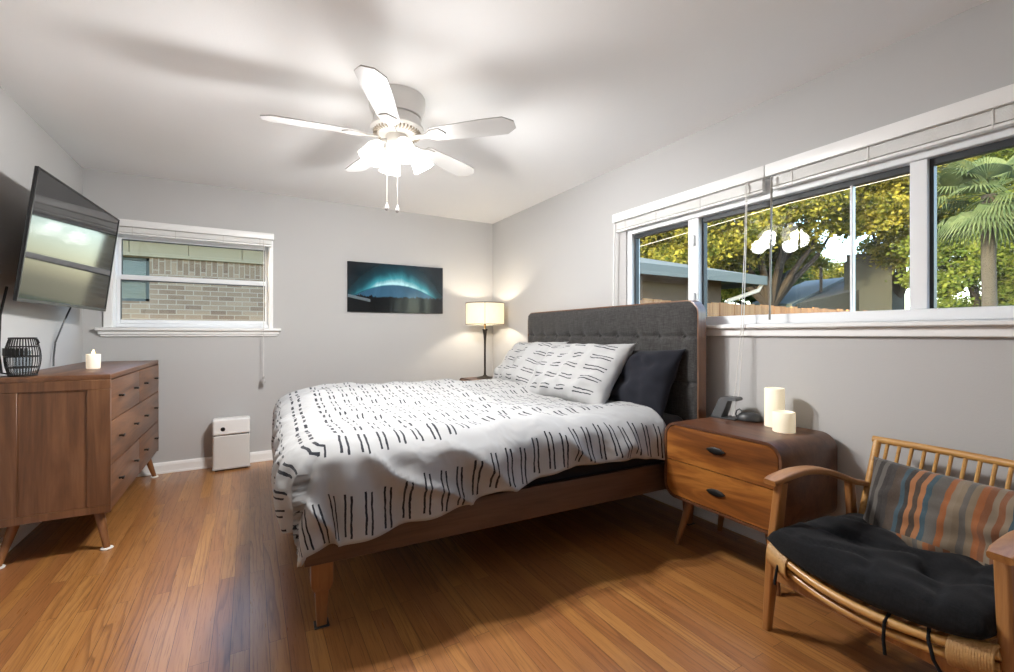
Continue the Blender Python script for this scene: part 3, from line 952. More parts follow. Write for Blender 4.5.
for i in range(NA):
    for j in range(NB):
        f = bm.faces.new((G[i][j], G[i + 1][j], G[i + 1][j + 1], G[i][j + 1]))
        for lp, (ii, jj) in zip(f.loops, ((i, j), (i + 1, j), (i + 1, j + 1), (i, j + 1))):
            lp[uvl].uv = UVs[ii][jj]
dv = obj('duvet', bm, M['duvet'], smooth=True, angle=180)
dv.location = (bc.x, bc.y, 0); dv.rotation_euler = (0, 0, BPHI)
sm = dv.modifiers.new('thick', 'SOLIDIFY'); sm.thickness = .016; sm.offset = -1
tag(dv, 'white duvet printed with paired black dashes draped over the bed', 'duvet')

# pillows -----------------------------------------------------------
def pillow_bm(w, h, t, N1=36, N2=28, pinch=.10, flange=0.0, seed=0, sag=.0, uvdir=1):
    """pillow in the XY plane, thickness along Z; UV in metres"""
    bm = BM(); uvl = bm.loops.layers.uv.new('UVMap')
    def P(u, v, s):
        # u, v in -1..1 ; edges pulled in between corners
        x = u * w / 2 * (1 - pinch * (1 - abs(v) ** 2) * abs(u) ** 3 * .35)
        y = v * h / 2 * (1 - pinch * (1 - abs(u) ** 2) * abs(v) ** 3 * .6)
        f = max(0, (1 - abs(u) ** 2.6)) ** .55 * max(0, (1 - abs(v) ** 2.6)) ** .55
        wr = mnoise.noise(Vector((u * 2.2 + seed, v * 2.2, seed))) * .35 + mnoise.noise(Vector((u * 5 + seed, v * 4, seed + 3))) * .26
        return Vector((x, y, s * (t / 2) * f * (1 + wr) + sag * (u * u)))
    def side(s):
        g = [[bm.verts.new(P(-1 + 2 * i / N1, -1 + 2 * j / N2, s)) for j in range(N2 + 1)] for i in range(N1 + 1)]
        for i in range(N1):
            for j in range(N2):
                q = (g[i][j], g[i + 1][j], g[i + 1][j + 1], g[i][j + 1])
                f = bm.faces.new(q if s > 0 else q[::-1])
                for lp in f.loops:
                    c = lp.vert.co
                    lp[uvl].uv = (c.y + h / 2 + 1, w / 2 - uvdir * c.x)
        return g
    side(1); side(-1)
    bmesh.ops.remove_doubles(bm, verts=bm.verts[:], dist=.0005)
    return bm

def place(o, centre, xdir, ydir):
    """orient: local x -> xdir, local y -> ydir (world)"""
    xd = Vector(xdir).normalized(); yd = Vector(ydir); yd = (yd - xd * yd.dot(xd)).normalized(); zd = xd.cross(yd)
    m = Matrix((xd, yd, zd)).transposed().to_4x4(); m.translation = Vector(centre)
    o.matrix_world = m
    return o
M['sham'] = stroke_cloth('dash_print_sham', [(.09, .25), (.33, .43), (.50, .60), (.66, .74)], None, .088, (.026, .048), .0034)
def bedpt(X, Y, z): 
    return Vector((bc.x + cph * X - sph * Y, bc.y + sph * X + cph * Y, z))
def beddir(X, Y, z): return Vector((cph * X - sph * Y, sph * X + cph * Y, z))
# near end of the bed is -Y
s1 = obj('pillow', pillow_bm(.88, .54, .23, pinch=.24, seed=1, uvdir=1), M['sham'], angle=180)
place(s1, bedpt(.735, -.22, .875), beddir(.10, -1, .02), beddir(.62, 0, .78))
tag(s1, 'white dash-print pillow leaning in front of the dark pillow', 'pillow', 'dash-print pillows')
s2 = obj('pillow', pillow_bm(.88, .54, .23, pinch=.24, seed=4, uvdir=1), M['sham'], angle=180)
place(s2, bedpt(.78, .56, .875), beddir(-.04, -1, .02), beddir(.62, 0, .78))
tag(s2, 'white dash-print pillow nearest the lamp, partly behind the other', 'pillow', 'dash-print pillows')
s3 = obj('pillow', pillow_bm(.76, .48, .20, pinch=.26, seed=8), M['navy_linen'], angle=180)
place(s3, bedpt(.925, -.57, .85), beddir(.02, -1, .0), beddir(.42, 0, .9))
tag(s3, 'plain charcoal pillow against the headboard nearest the nightstand with candles', 'pillow')

# ------------------------------------------------------------------ nightstands
NSW, NSD, NZ0, NZ1, NR = .64, .455, .27, .678, .075
ns = thing('nightstand', 'rounded two-drawer walnut nightstand with candles, right of the bed', 'nightstand', (1.985 + NSD / 2, 1.08 + NSW / 2, 0), math.radians(-1), 'rounded nightstands')
# local: -x front
outer = rrect(NSW, NZ1 - NZ0, NR, 10, 0, (NZ0 + NZ1) / 2)
inn = rrect(NSW - .028, NZ1 - NZ0 - .028, NR - .014, 10, 0, (NZ0 + NZ1) / 2)
bm = BM()
xf, xb = -NSD / 2, NSD / 2
Oa = [bm.verts.new((xf + .004, y, z)) for y, z in outer]; Ob = [bm.verts.new((xb, y, z)) for y, z in outer]
Om = [bm.verts.new((xf, y * .996, (z - .474) * .994 + .474)) for y, z in outer]
Ia = [bm.verts.new((xf, y, z)) for y, z in inn]; Ib = [bm.verts.new((xf + .05, y, z)) for y, z in inn]
n = len(outer)
for i in range(n):
    j = (i + 1) % n
    for A_, B_ in ((Oa, Ob), (Om, Oa), (Ia, Om), (Ib, Ia)):
        bm.faces.new((A_[i], A_[j], B_[j], B_[i]))
bm.faces.new(Ob); bm.faces.new(Ib[::-1])
obj('shell', bm, M['acacia_dark'], ns, angle=35)
zm = (NZ0 + NZ1) / 2
for (za, zb, top) in ((zm + .002, NZ1 - .017, True), (NZ0 + .017, zm - .002, False)):
    bm = BM()
    hw_ = NSW / 2 - .017; r = NR - .017
    pts = []
    if top:
        pts = [(-hw_, za), (hw_, za)] + [(hw_ - r + r * math.cos(t), zb - r + r * math.sin(t)) for t in [PI / 2 * k / 8 for k in range(9)]] + [(-hw_ + r - r * math.sin(t), zb - r + r * math.cos(t)) for t in [PI / 2 * k / 8 for k in range(9)]]
    else:
        pts = [(hw_, zb), (-hw_, zb)] + [(-hw_ + r - r * math.cos(t), za + r - r * math.sin(t)) for t in [PI / 2 * k / 8 for k in range(9)]] + [(hw_ - r + r * math.sin(t), za + r - r * math.cos(t)) for t in [PI / 2 * k / 8 for k in range(9)]]
    add_loft(bm, [[(x, y * s, (z - zm) * s + zm) for y, z in pts] for x, s in ((xf + .04, 1), (xf + .004, 1), (xf + .001, .995))])
    d = obj('drawer', bm, M['acacia_y'], ns, angle=30)
    zc = (za + zb) / 2 + (.012 if top else -.005)
    # leaf-shaped cut-out pull
    bm = BM()
    nn = 18
    ring = []
    for k in range(nn):
        t = 2 * PI * k / nn
        ring.append((.052 * math.cos(t), .017 * math.sin(t) * (abs(math.sin(t)) ** .6)))
    add_loft(bm, [[(xf - .0 + dx, y * s, zc + z * s) for y, z in ring] for dx, s in ((.0015, 1.0), (-.006, .98), (-.009, .7))])
    obj('pull', bm, M['black_metal'], d)
for sx in (-1, 1):
    for sy in (-1, 1):
        bm = BM(); add_taper_leg(bm, (sx * (NSD / 2 - .09), sy * (NSW / 2 - .11), NZ0 + .004), (sx * (NSD / 2 - .045), sy * (NSW / 2 - .045), 0), .023, .013)
        obj('leg', bm, M['leg_wood'], ns)
ns2 = dup(ns, (1.99 + NSD / 2, 3.90 + NSW / 2, 0), 0, 'matching nightstand beyond the bed, carrying the lit lamp', 'rounded nightstands')

# ------------------------------------------------------------------ table lamp
LX, LY = 2.19, 4.30
lamp = thing('table_lamp', 'tall dark slender lamp with a lit cream drum shade in the corner', 'lamp', (LX, LY, NZ1))
obj('base', lathe([(0, 0), (.085, 0), (.088, .006), (.08, .014), (.03, .024), (.018, .035), (0, .035)], 32), M['bronze'], lamp)
obj('pole', lathe([(.013, .03), (.0115, .1), (.011, .30), (.013, .40), (.017, .46), (.026, .515), (.03, .525), (.026, .53), (.012, .531), (0, .531)], 24), M['bronze'], lamp)
N = Nodes('lamp_shade_linen')
N.t.nodes.remove(N.b)
co = N.coord()
sp = N.n('ShaderNodeSeparateXYZ'); N.l(co, sp.inputs[0])
cc = N.mix(N.noise(N.mapping(co, (1, 1, .3)), 30, 3), (.84, .78, .66), (.93, .89, .80))
df = N.n('ShaderNodeBsdfDiffuse'); tl = N.n('ShaderNodeBsdfTranslucent'); mx = N.n('ShaderNodeMixShader')
N.l(cc, df.inputs[0]); N.l(cc, tl.inputs[0]); mx.inputs[0].default_value = .45
N.l(df.outputs[0], mx.inputs[1]); N.l(tl.outputs[0], mx.inputs[2]); N.l(mx.outputs[0], N.out.inputs[0])
SZ0, SZ1, SR = 1.25 - NZ1, 1.485 - NZ1, .205
sh = obj('lamp_shade', lathe([(SR, SZ0), (SR, SZ1), (SR - .003, SZ1), (SR - .003, SZ0), (SR, SZ0)], 48), N.m, lamp)
bm = BM(); add_ring(bm, SR + .0015, SZ0 + .004, .0045, 48); add_ring(bm, SR + .0015, SZ1 - .004, .0045, 48)
for k in range(4):
    a = math.radians(-117 + 90 * k)
    add_box(bm, SR, SR + .003, -.002, .002, SZ0, SZ1, M=Matrix.Rotation(a, 4, 'Z'))
obj('shade_trim', bm, M['bronze'], sh)
bm = BM(); add_tube(bm, [(0, 0, .53), (0, 0, SZ0 + .04)], .012, 10)
for k in range(3):
    a = 2 * PI * k / 3
    add_tube(bm, [(0, 0, SZ1 - .03), (SR * .99 * math.cos(a), SR * .99 * math.sin(a), SZ1 - .006)], .002, 5)
add_tube(bm, [(0, 0, SZ0 + .04), (0, 0, SZ1 - .02)], .004, 6)
obj('socket', bm, M['brass'], lamp)
bm = BM(); bmesh.ops.create_uvsphere(bm, u_segments=16, v_segments=10, radius=.028, matrix=Matrix.Translation((.035, 0, SZ0 + .11)))
obj('bulb', bm, emis('lamp_bulb_glow', (1, .86, .62), 25), lamp)
ld = bpy.data.lights.new('lamp_light', 'POINT'); ld.energy = LAMP_W; ld.color = (1.0, .88, .70); ld.shadow_soft_size = .03
lo = bpy.data.objects.new('lamp_light', ld); COL.objects.link(lo); lo.parent = lamp; lo.location = (-.04, -.01, SZ0 + .115)

# ------------------------------------------------------------------ candles, charger, gadget on the near nightstand
def pillar(name, label, loc, r, h, glow):
    t = thing(name, label, 'candle', loc, 0, 'ivory pillar candles')
    prof = [(0, 0), (r - .002, 0), (r, .002), (r, h * .5), (r, h - .004), (r - .003, h), (r - .007, h - .003), (r - .011, h - .016), (0, h - .02)]
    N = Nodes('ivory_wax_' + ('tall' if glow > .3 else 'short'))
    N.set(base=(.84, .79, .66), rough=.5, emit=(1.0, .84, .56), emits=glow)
    obj('wax_body', lathe(prof, 32), N.m, t)
    obj('wick', lathe([(0, h - .02), (.0015, h - .02), (.0015, h - .008), (0, h - .008)], 8), M['black_plastic'], t)
    return t
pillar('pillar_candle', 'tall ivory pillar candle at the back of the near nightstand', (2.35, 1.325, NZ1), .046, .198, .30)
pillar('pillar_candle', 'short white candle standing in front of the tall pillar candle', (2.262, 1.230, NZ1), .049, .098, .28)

cs = thing('charging_stand', 'grey angled charging stand on the nightstand beside the headboard', 'charging stand', (2.345, 1.605, NZ1), math.radians(8))
obj('base', box(-.05, .05, -.085, .06, 0, .008, .003, 2), M['gadget'], cs)
bm = BM()
add_loft(bm, [[(x, y, z) for y, z in ((.058, .006), (-.002, .006), (-.035, .105), (-.085, .105), (-.088, .116), (-.082, .124), (-.012, .124), (.012, .112))] for x in (-.038, .038)])
bmesh.ops.bevel(bm, geom=bm.edges[:], offset=.003, segments=2, affect='EDGES')
obj('upright', bm, M['gadget_grey'], cs)
bm = BM(); add_tube(bm, [(.0, -.07, .02), (0, -.095, .035), (0, -.10, .05), (0, -.085, .06), (0, -.07, .05), (0, -.065, .03), (0, -.07, .012)], .004, 8)
obj('cable_loop', bm, M['gadget'], cs)
gd = obj('charging_puck', BM(), M['gadget'])
bm = BM()
bmesh.ops.create_uvsphere(bm, u_segments=24, v_segments=14, radius=1, matrix=Matrix.Diagonal((.040, .066, .052, 1)))
for v in bm.verts:
    if v.co.z < 0: v.co.z *= .12
    v.co.z += .0045
    if v.co.z > .04: v.co.z -= (v.co.z - .04) * .4
bm.to_mesh(gd.data); bm.free(); gd.data.shade_smooth()
gd.location = (2.37, 1.47, NZ1); gd.rotation_euler = (0, 0, math.radians(25))
tag(gd, 'small dark rounded charger lying between the grey stand and the candles', 'charger')

# ------------------------------------------------------------------ rattan armchair
CR = math.radians(-6.9)
ch = thing('armchair', 'low wooden armchair with bent rattan seat and spindle back', 'armchair', (1.715, .679, 0), CR)
HWc = .345
def arm_bm(s):
    bm = BM(); rings = []
    n = 16
    for i in range(n + 1):
        t = i / n
        x = -.022 + .535 * t
        y = s * (.316 - .03 * t * t)
        z = .585 + .034 * math.sin(PI * min(1, t * 1.15)) - .062 * t * t
        w = .029 - .007 * t + (.003 if t < .3 else 0)
        h = .0105 + .003 * math.sin(PI * t)
        if i == 0: w *= .8
        tx = .56; tz = (.034 * PI * 1.15 * math.cos(PI * min(1, t * 1.15)) - .124 * t)
        a = math.atan2(tz, tx)
        rings.append([(x - math.sin(a) * v, y + u, z + math.cos(a) * v) for u, v in rrect(2 * w, 2 * h, h * .7, 4)])
    add_loft(bm, rings)
    return bm
def post(bm, p0, p1, wx0, wy0, wx1, wy1):
    p0, p1 = Vector(p0), Vector(p1); rr = []
    for t in (0, .25, .5, .75, 1):
        p = p0.lerp(p1, t); wx = wx0 + (wx1 - wx0) * t; wy = wy0 + (wy1 - wy0) * t
        rr.append([(p.x + a, p.y + b, p.z) for a, b in rrect(wx, wy, min(wx, wy) * .3, 4)])
    add_loft(bm, rr)
for s in (1, -1):
    obj('armrest', arm_bm(s), M['teak'], ch)
    bm = BM(); post(bm, (.03, s * .306, .582), (.012, s * .325, .30), .044, .034, .052, .036)
    post(bm, (.012, s * .325, .30), (.004, s * .345, 0), .052, .036, .032, .026)
    obj('leg', bm, M['teak_z'], ch)
    bm = BM(); post(bm, (.42, s * .288, .555), (.50, s * .318, .28), .034, .03, .042, .032)
    post(bm, (.50, s * .318, .28), (.60, s * .335, 0), .042, .032, .03, .026)
    obj('leg', bm, M['teak_z'], ch)
    bm = BM(); rr = []
    for x in (.0, .25, .505):
        z = .262 - .03 * (x / .5)
        rr.append([(x, s * .326 + a, z + b) for a, b in rrect(.022, .05, .006, 3)])
    add_loft(bm, rr); obj('side_rail', bm, M['teak'], ch)
bm = BM(); rr = []
for y in (-.33, 0, .33):
    rr.append([(.004 + a, y, .235 + b) for a, b in rrect(.022, .05, .006, 3)])
add_loft(bm, rr); obj('front_rail', bm, M['teak_z'], ch)
bm = BM(); rr = []
for y in (-.322, 0, .322):
    rr.append([(.52 + a, y, .225 + b) for a, b in rrect(.022, .05, .006, 3)])
add_loft(bm, rr); obj('back_rail', bm, M['teak_z'], ch)
# rattan seat frame: two bent front poles, side poles and a back pole
def sag(t): return 1 - (2 * t - 1) ** 2
def pole(f, n=18): return [f(i / n) for i in range(n + 1)]
bm = BM()
add_tube(bm, pole(lambda t: (-.018 - .045 * sag(t), (.315 - .63 * t), .338 - .040 * sag(t))), .0145, 10)
obj('front_pole', bm, M['rattan'], ch); bm = BM()
add_tube(bm, pole(lambda t: (-.014 - .038 * sag(t), (.315 - .63 * t), .302 - .042 * sag(t))), .0125, 10)

obj('front_pole', bm, M['rattan'], ch)
for s in (1, -1):
    bm = BM()
    add_tube(bm, pole(lambda t: (-.01 + .50 * t, s * (.305 - .03 * t), .335 - .035 * sag(t) - .02 * t)), .0135, 10)
    obj('side_pole', bm, M['rattan'], ch)
bm = BM()
add_tube(bm, pole(lambda t: (.47, .28 - .56 * t, .315)), .0135, 10)
obj('rear_pole', bm, M['rattan'], ch)
for k in range(9):
    yy = -.24 + .06 * k
    bm = BM()
    add_tube(bm, pole(lambda t: (-.02 - .04 * (1 - (yy / .3) ** 2) + (.50 + .04 * (1 - (yy / .3) ** 2)) * t, yy, .33 - .035 * (1 - (yy / .3) ** 2) * (1 - t) - .03 * sag(t)), 10), .008, 8)
    obj('seat_pole', bm, M['rattan'], ch)
for s in (1, -1):
    bm = BM()
    for k in range(16):
        t = .010 + .0085 * k
        tt = t if s > 0 else 1 - t
        c = Vector((-.017 - .042 * sag(tt), .315 - .63 * tt, .320 - .041 * sag(tt)))
        pts = [c + Vector((.024 * math.cos(a), .0, .039 * math.sin(a))) for a in [2 * PI * q / 14 for q in range(15)]]
        add_tube(bm, pts, .0046, 6, caps=False)
    obj('cane_binding', bm, M['rattan_wrap'], ch)
# back
def backpt(y, h):      # h 0 bottom .. 1 top
    x = .455 + .145 * h + .02 * sag((y + .27) / .54) * h
    z = .315 + .385 * h
    return Vector((x, y * (.28 + .005 * h) / .26, z))
bm = BM()
for s in (1, -1):
    add_tube(bm, [backpt(s * .255, h) for h in (-.03, .2, .4, .6, .8, 1.0)], .0145, 10)
add_tube(bm, pole(lambda t: backpt(.27 - .54 * t, 1.0) + Vector((0, 0, .0))), .0145, 10)
add_tube(bm, pole(lambda t: backpt(.25 - .50 * t, .12)), .011, 10)
obj('back_frame', bm, M['rattan'], ch)
for k in range(13):
    yy = .222 - .037 * k
    obj('spindle', tube([backpt(yy, h) for h in (.12, .35, .6, .86, .99)], .0068, 8), M['rattan'], ch)

# black seat cushion with ties
cu = thing('seat_cushion', 'overstuffed black linen seat cushion lying on the rattan chair', 'cushion', (1.715, .679, .318), CR)
bm = BM()
NU, NV = 40, 44
def cpt(u, v, s):
    x = .215 + u * .275 - .03 * (u < 0) * (1 - v * v) * -u
    y = v * .305
    f = (max(0, 1 - abs(u) ** 6) ** .42) * (max(0, 1 - abs(v) ** 6) ** .42)
    zb = -.030 * (1 - v * v) * (.5 - .5 * u) + .022
    wr = mnoise.noise(Vector((u * 1.6, v * 1.8, 3))) * .4 + mnoise.noise(Vector((u * 4, v * 4.5, 8))) * .34
    dim = 0
    for a, b in ((-.15, .35), (-.15, -.35), (.4, 0)):
        dim += math.exp(-((u - a) ** 2 + (v - b) ** 2) / .03)
    cr = (1 - min(1, abs(mnoise.noise(Vector((u * 1.5 + .4 * v, v * 1.9, 21)))) * 5)) ** 2 * .016 * f
    if s > 0: return Vector((x, y, zb - cr + .045 + f * (.056 + .034 * wr) - .034 * dim * f + .012 * (-u) * f))
    return Vector((x, y, zb + .045 - f * .042))
for s in (1, -1):
    g = [[bm.verts.new(cpt(-1 + 2 * i / NU, -1 + 2 * j / NV, s)) for j in range(NV + 1)] for i in range(NU + 1)]
    for i in range(NU):
        for j in range(NV):
            q = (g[i][j], g[i + 1][j], g[i + 1][j + 1], g[i][j + 1])
            bm.faces.new(q if s > 0 else q[::-1])
bmesh.ops.remove_doubles(bm, verts=bm.verts[:], dist=.0006)
cb_ = obj('cushion_pad', bm, M['black_linen'], cu, angle=180)
for (yy, out, dn) in ((.245, .025, .055), (-.09, -.005, .045), (-.175, -.05, .035)):
    sg = sag((.30 - yy) / .60)
    x0, z0 = -.018 - .045 * sg, .338 - .040 * sg - .318
    pts = [(x0 + .05, yy, z0 + .03), (x0 + .01, yy + out * .1, z0 + .022), (x0 - .018, yy + out * .3, z0 + .002), (x0 - .026, yy + out * .6, z0 - .045), (x0 - .022, yy + out, z0 - .045 - dn)]
    obj('tie', tube(pts, .0048, 8), M['black_linen'], cu)

# striped lumbar cushion
def stripes():
    N = Nodes('striped_weave')
    uv = N.n('ShaderNodeUVMap').outputs[0]
    sp = N.n('ShaderNodeSeparateXYZ'); N.l(uv, sp.inputs[0])
    along, up = sp.outputs[1], sp.outputs[0]     # v along the width, u up
    tier = N.math('FLOOR', N.math('ADD', N.math('DIVIDE', N.math('SUBTRACT', up, 1.088), .4), 0))
    sh_ = N.math('MULTIPLY', N.math('GREATER_THAN', up, 1.095), .11)
    wob = N.math('MULTIPLY', N.noise(uv, 14, 2), .006)
    x = N.math('ADD', N.math('ADD', along, sh_), wob)
    idx = N.math('FLOOR', N.math('DIVIDE', x, .0165))
    wn_ = N.n('ShaderNodeTexWhiteNoise', noise_dimensions='1D'); N.l(idx, wn_.inputs['W'])
    cols = [(.20, .075, .032), (.03, .027, .027), (.11, .10, .09), (.30, .10, .032), (.20, .15, .10), (.035, .075, .10), (.06, .042, .032), (.34, .14, .055), (.12, .11, .10), (.22, .17, .12), (.04, .036, .036), (.08, .11, .12)]
    c = N.ramp(wn_.outputs[0], [(i / len(cols), q) for i, q in enumerate(cols)], 'CONSTANT')
    th = N.noise(N.mapping(uv, (30, 300, 1)), 3, 2, .7)
    c = N.mix(N.ramp(th, [(.35, 0.0), (.65, .45)]), c, N.mix(.4, c, (.20, .17, .14)))
    N.set(base=c, rough=.92, sheen=.2, spec=.15)
    N.bump(th, .35, .002)
    return N.m
lp = obj('lumbar_cushion', pillow_bm(.60, .36, .16, 40, 26, .12, seed=12), stripes(), angle=180)
cd = lambda x, y, z: Vector((math.cos(CR) * x - math.sin(CR) * y, math.sin(CR) * x + math.cos(CR) * y, z))
place(lp, Vector((1.715, .679, 0)) + cd(.416, -.070, .486), cd(.0, -1, -.0), cd(.36, 0, .93))
tag(lp, 'striped orange, grey and teal lumbar cushion on the rattan chair', 'cushion')

# ------------------------------------------------------------------ outdoors
GZ = -.35
def grass_mat():
    N = Nodes('lawn'); n = N.noise(N.coord(), 3, 5)
    N.set(base=N.ramp(n, [(.3, (.03, .05, .02)), (.7, (.07, .10, .03))]), rough=.95)
    N.bump(N.noise(N.coord(), 60, 3), .5, .03)
    return N.m
bm = BM(); add_box(bm, -30, 60, -40, 60, GZ - .1, GZ)
tag(obj('ground', bm, grass_mat(), smooth=False), None, None, None, 'structure')

# brick house behind the back window
def brick_mat():
    N = Nodes('tan_brick')
    co = N.coord(); sp = N.n('ShaderNodeSeparateXYZ'); N.l(co, sp.inputs[0])
    def br(vx, vy, w, h):
        cb = N.n('ShaderNodeCombineXYZ'); N.l(vx, cb.inputs[0]); N.l(vy, cb.inputs[1])
        b = N.n('ShaderNodeTexBrick'); N.l(cb.outputs[0], b.inputs['Vector'])
        b.inputs['Scale'].default_value = 1; b.inputs['Brick Width'].default_value = w; b.inputs['Row Height'].default_value = h
        b.inputs['Mortar Size'].default_value = .007; b.inputs['Mortar Smooth'].default_value = .2
        b.inputs['Color1'].default_value = (.27, .205, .14, 1); b.inputs['Color2'].default_value = (.12, .072, .048, 1); b.inputs['Mortar'].default_value = (.31, .28, .23, 1)
        return b
    a = br(sp.outputs[0], sp.outputs[2], .21, .072)
    s = br(sp.outputs[2], sp.outputs[0], .26, .072)
    sol = N.math('GREATER_THAN', sp.outputs[2], 2.03)
    c = N.mix(sol, a.outputs[0], s.outputs[0])
    c = N.mix(N.math('MULTIPLY', N.noise(co, 9, 3), .4), c, (.30, .25, .18))
    N.set(base=c, rough=.9)
    f = N.mix(sol, a.outputs['Fac'], s.outputs['Fac'])
    N.bump(f, -.4, .01)
    return N.m
HB = 8.2
bh = thing('brick_house', 'tan brick house with a small blind-covered window behind the back window', 'house', (0, HB, 0))
bm = BM()
wx0, wx1, wz0, wz1 = -3.0, -1.26, 1.62, 2.25
for q in ((-7, wx0, GZ, 2.26), (wx1, .75, GZ, 2.26), (wx0, wx1, GZ, wz0), (wx0, wx1, wz1, 2.26)):
    add_box(bm, q[0], q[1], 0, .2, q[2], q[3])
obj('brick_wall', bm, brick_mat(), bh, smooth=False)
bm = BM()
for i in range(11):
    add_box(bm, -7 + i * .69, -7 + i * .69 + .682, -.03, .16, 2.31, 2.62)
add_box(bm, -7, .8, -.05, .16, 2.26, 2.312, .004, 1)
add_box(bm, -7, .8, -.03, .16, 2.62, 2.70, .004, 1)
add_box(bm, -7, .75, .1, .16, 2.3, 2.63)
obj('frieze_board', bm, plain('olive_beige_paint', (.30, .27, .19), .7, var=.06, vs=3), bh)
bm = BM()
add_box(bm, wx0, wx1, .06, .12, wz0, wz0 + .04); add_box(bm, wx0, wx1, .06, .12, wz1 - .04, wz1)
add_box(bm, wx0, wx0 + .05, .06, .12, wz0, wz1); add_box(bm, wx1 - .05, wx1, .06, .12, wz0, wz1)
add_box(bm, wx0, wx1, .05, .12, 1.90, 1.95)
wf = obj('window', bm, plain('dark_green_frame', (.05, .075, .075), .5), bh)
bm = BM(); add_box(bm, wx0 + .05, wx1 - .05, .085, .092, wz0 + .04, wz1 - .04); obj('pane', bm, M['glass'], wf, smooth=False)
bm = BM()
z = wz0 + .05
while z < wz1 - .05:
    add_box(bm, wx0 + .05, wx1 - .05, .13, .15, z, z + .022); z += .034
add_box(bm, wx0, wx1, .17, .19, wz0, wz1)
obj('blind_slats', bm, plain('teal_blind', (.05, .10, .11), .6), wf)
bm = BM()
add_loft(bm, [[(x, y, z) for y, z in ((-.55, 2.66), (-.55, 2.78), (3.5, 4.3), (3.5, 4.18))] for x in (-7.4, 1.1)])
obj('roof', bm, plain('grey_shingle', (.14, .15, .15), .9, var=.3, vs=20), bh)

# fence seen through the wide window (runs away from the house)
def plank_mat(name, a, b):
    N = Nodes(name); n = N.noise(N.mapping(N.coord(), (6, 6, .3)), 3, 4)
    N.set(base=N.ramp(n, [(.3, a), (.7, b)]), rough=.85)
    return N.m
fc = thing('wooden_fence', 'weathered reddish board fence beyond the wide window', 'fence', (3.2, 3.42, GZ))
fz = 1.52 - GZ
pm = plank_mat('cedar_boards', (.34, .15, .06), (.55, .28, .12))
random.seed(4)
bm = BM(); x = 0
while x < 14:
    h = fz + random.uniform(-.012, .012); w = .135
    add_box(bm, x, x + w, -.01 + random.uniform(-.004, .004), .01, .03, h)
    x += .142
obj('boards', bm, pm, fc, smooth=False)
for z in (.3, 1.0, fz - .18):
    obj('rail', box(0, 14, .012, .05, z, z + .085), pm, fc, smooth=False)
for k in range(7):
    obj('post', box(k * 2.3, k * 2.3 + .09, .05, .14, 0, fz - .02), pm, fc, smooth=False)

shingle = plain('teal_grey_shingles', (.085, .115, .12), .9, var=.25, vs=30)
# neighbour house at left of the wide window
def px(u, v, d):
    """point on the view ray of a picture position at depth d (used once here to read real positions)"""
    th = math.radians(29.8); s, c = math.sin(th), math.cos(th)
    X, Z = (u - 507) / 449, (333.5 - v) / 449
    return Vector((d * (s + c * X), d * (c - s * X), 1.157 + d * Z))
nh = thing('neighbour_house', 'brown neighbouring house with hipped grey roof and white downspout behind the fence', 'house', (9.6, 8.6, GZ))
# eave corner about 13 m away: (x 11.3, y 6.9)
bm = BM()
ex, ey, ez = 1.55, -2.1, 2.48 - GZ
add_loft(bm, [[(-3.2, ey, ez), (ex, ey, ez), (ex, 8, ez), (-3.2, 8, ez)], [(-3.2, ey + .02, ez + .1), (ex, ey, ez + .1), (ex, 8, ez + .1), (-3.2, 8, ez + .1)], [(-1.6, 2.5, ez + 1.35), (-.6, 2.5, ez + 1.35), (-.6, 3.2, ez + 1.35), (-1.6, 3.2, ez + 1.35)]])
obj('roof', bm, shingle, nh, smooth=False)
bm = BM(); add_box(bm, -3.2, ex + .02, ey - .03, ey, ez - .12, ez + .10); add_box(bm, ex, ex + .03, ey - .03, 8, ez - .12, ez + .10)
obj('gutter', bm, plain('pale_gutter', (.10, .125, .125), .5), nh)
bm = BM(); add_box(bm, -2.5, ex - .9, ey + .6, 7, 0, ez)
obj('wall', bm, plain('brown_siding', (.09, .065, .045), .8, var=.3, vs=6), nh, smooth=False)
obj('downspout', tube([(ex - .1, ey + .05, ez - .1), (ex - .15, ey + .1, ez - .25), (ex - .75, ey + .5, ez - .5), (ex - .85, ey + .55, ez - .7), (ex - .85, ey + .55, .1)], .05, 8), plain('white_downspout', (.7, .7, .66), .5), nh)

# second house with gable and chimney
gh = thing('gable_house', 'brick house with grey gabled roof and broad chimney in the middle of the view', 'house', (0, 0, GZ))
pA, pB, pC, pD = px(752, 303, 17), px(806, 281, 21), px(846, 277, 18), px(792, 304, 14.5)
def dn_(p, z): return Vector((p.x, p.y, z))
bm = BM()
up = Vector((0, 0, -GZ))
top = [p + up for p in (pA, pB, pC, pD)]
add_loft(bm, [[p - Vector((0, 0, .12)) for p in top], top])
obj('roof', bm, shingle, gh, smooth=False)
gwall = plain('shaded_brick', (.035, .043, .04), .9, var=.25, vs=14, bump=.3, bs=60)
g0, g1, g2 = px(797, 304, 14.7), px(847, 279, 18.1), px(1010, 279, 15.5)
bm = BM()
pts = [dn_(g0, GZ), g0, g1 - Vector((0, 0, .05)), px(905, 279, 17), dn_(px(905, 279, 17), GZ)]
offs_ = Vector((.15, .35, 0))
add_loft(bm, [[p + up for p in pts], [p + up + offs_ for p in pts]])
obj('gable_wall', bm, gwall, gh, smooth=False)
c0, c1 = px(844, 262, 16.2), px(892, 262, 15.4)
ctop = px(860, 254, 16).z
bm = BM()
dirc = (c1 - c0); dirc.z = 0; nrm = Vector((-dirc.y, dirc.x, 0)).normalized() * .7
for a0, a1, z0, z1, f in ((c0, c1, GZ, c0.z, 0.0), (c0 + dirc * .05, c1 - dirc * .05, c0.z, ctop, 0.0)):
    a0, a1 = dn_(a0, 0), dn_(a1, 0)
    add_loft(bm, [[p + Vector((0, 0, z - GZ)) for p in (a0, a1, a1 + nrm, a0 + nrm)] for z in (z0, z1)])
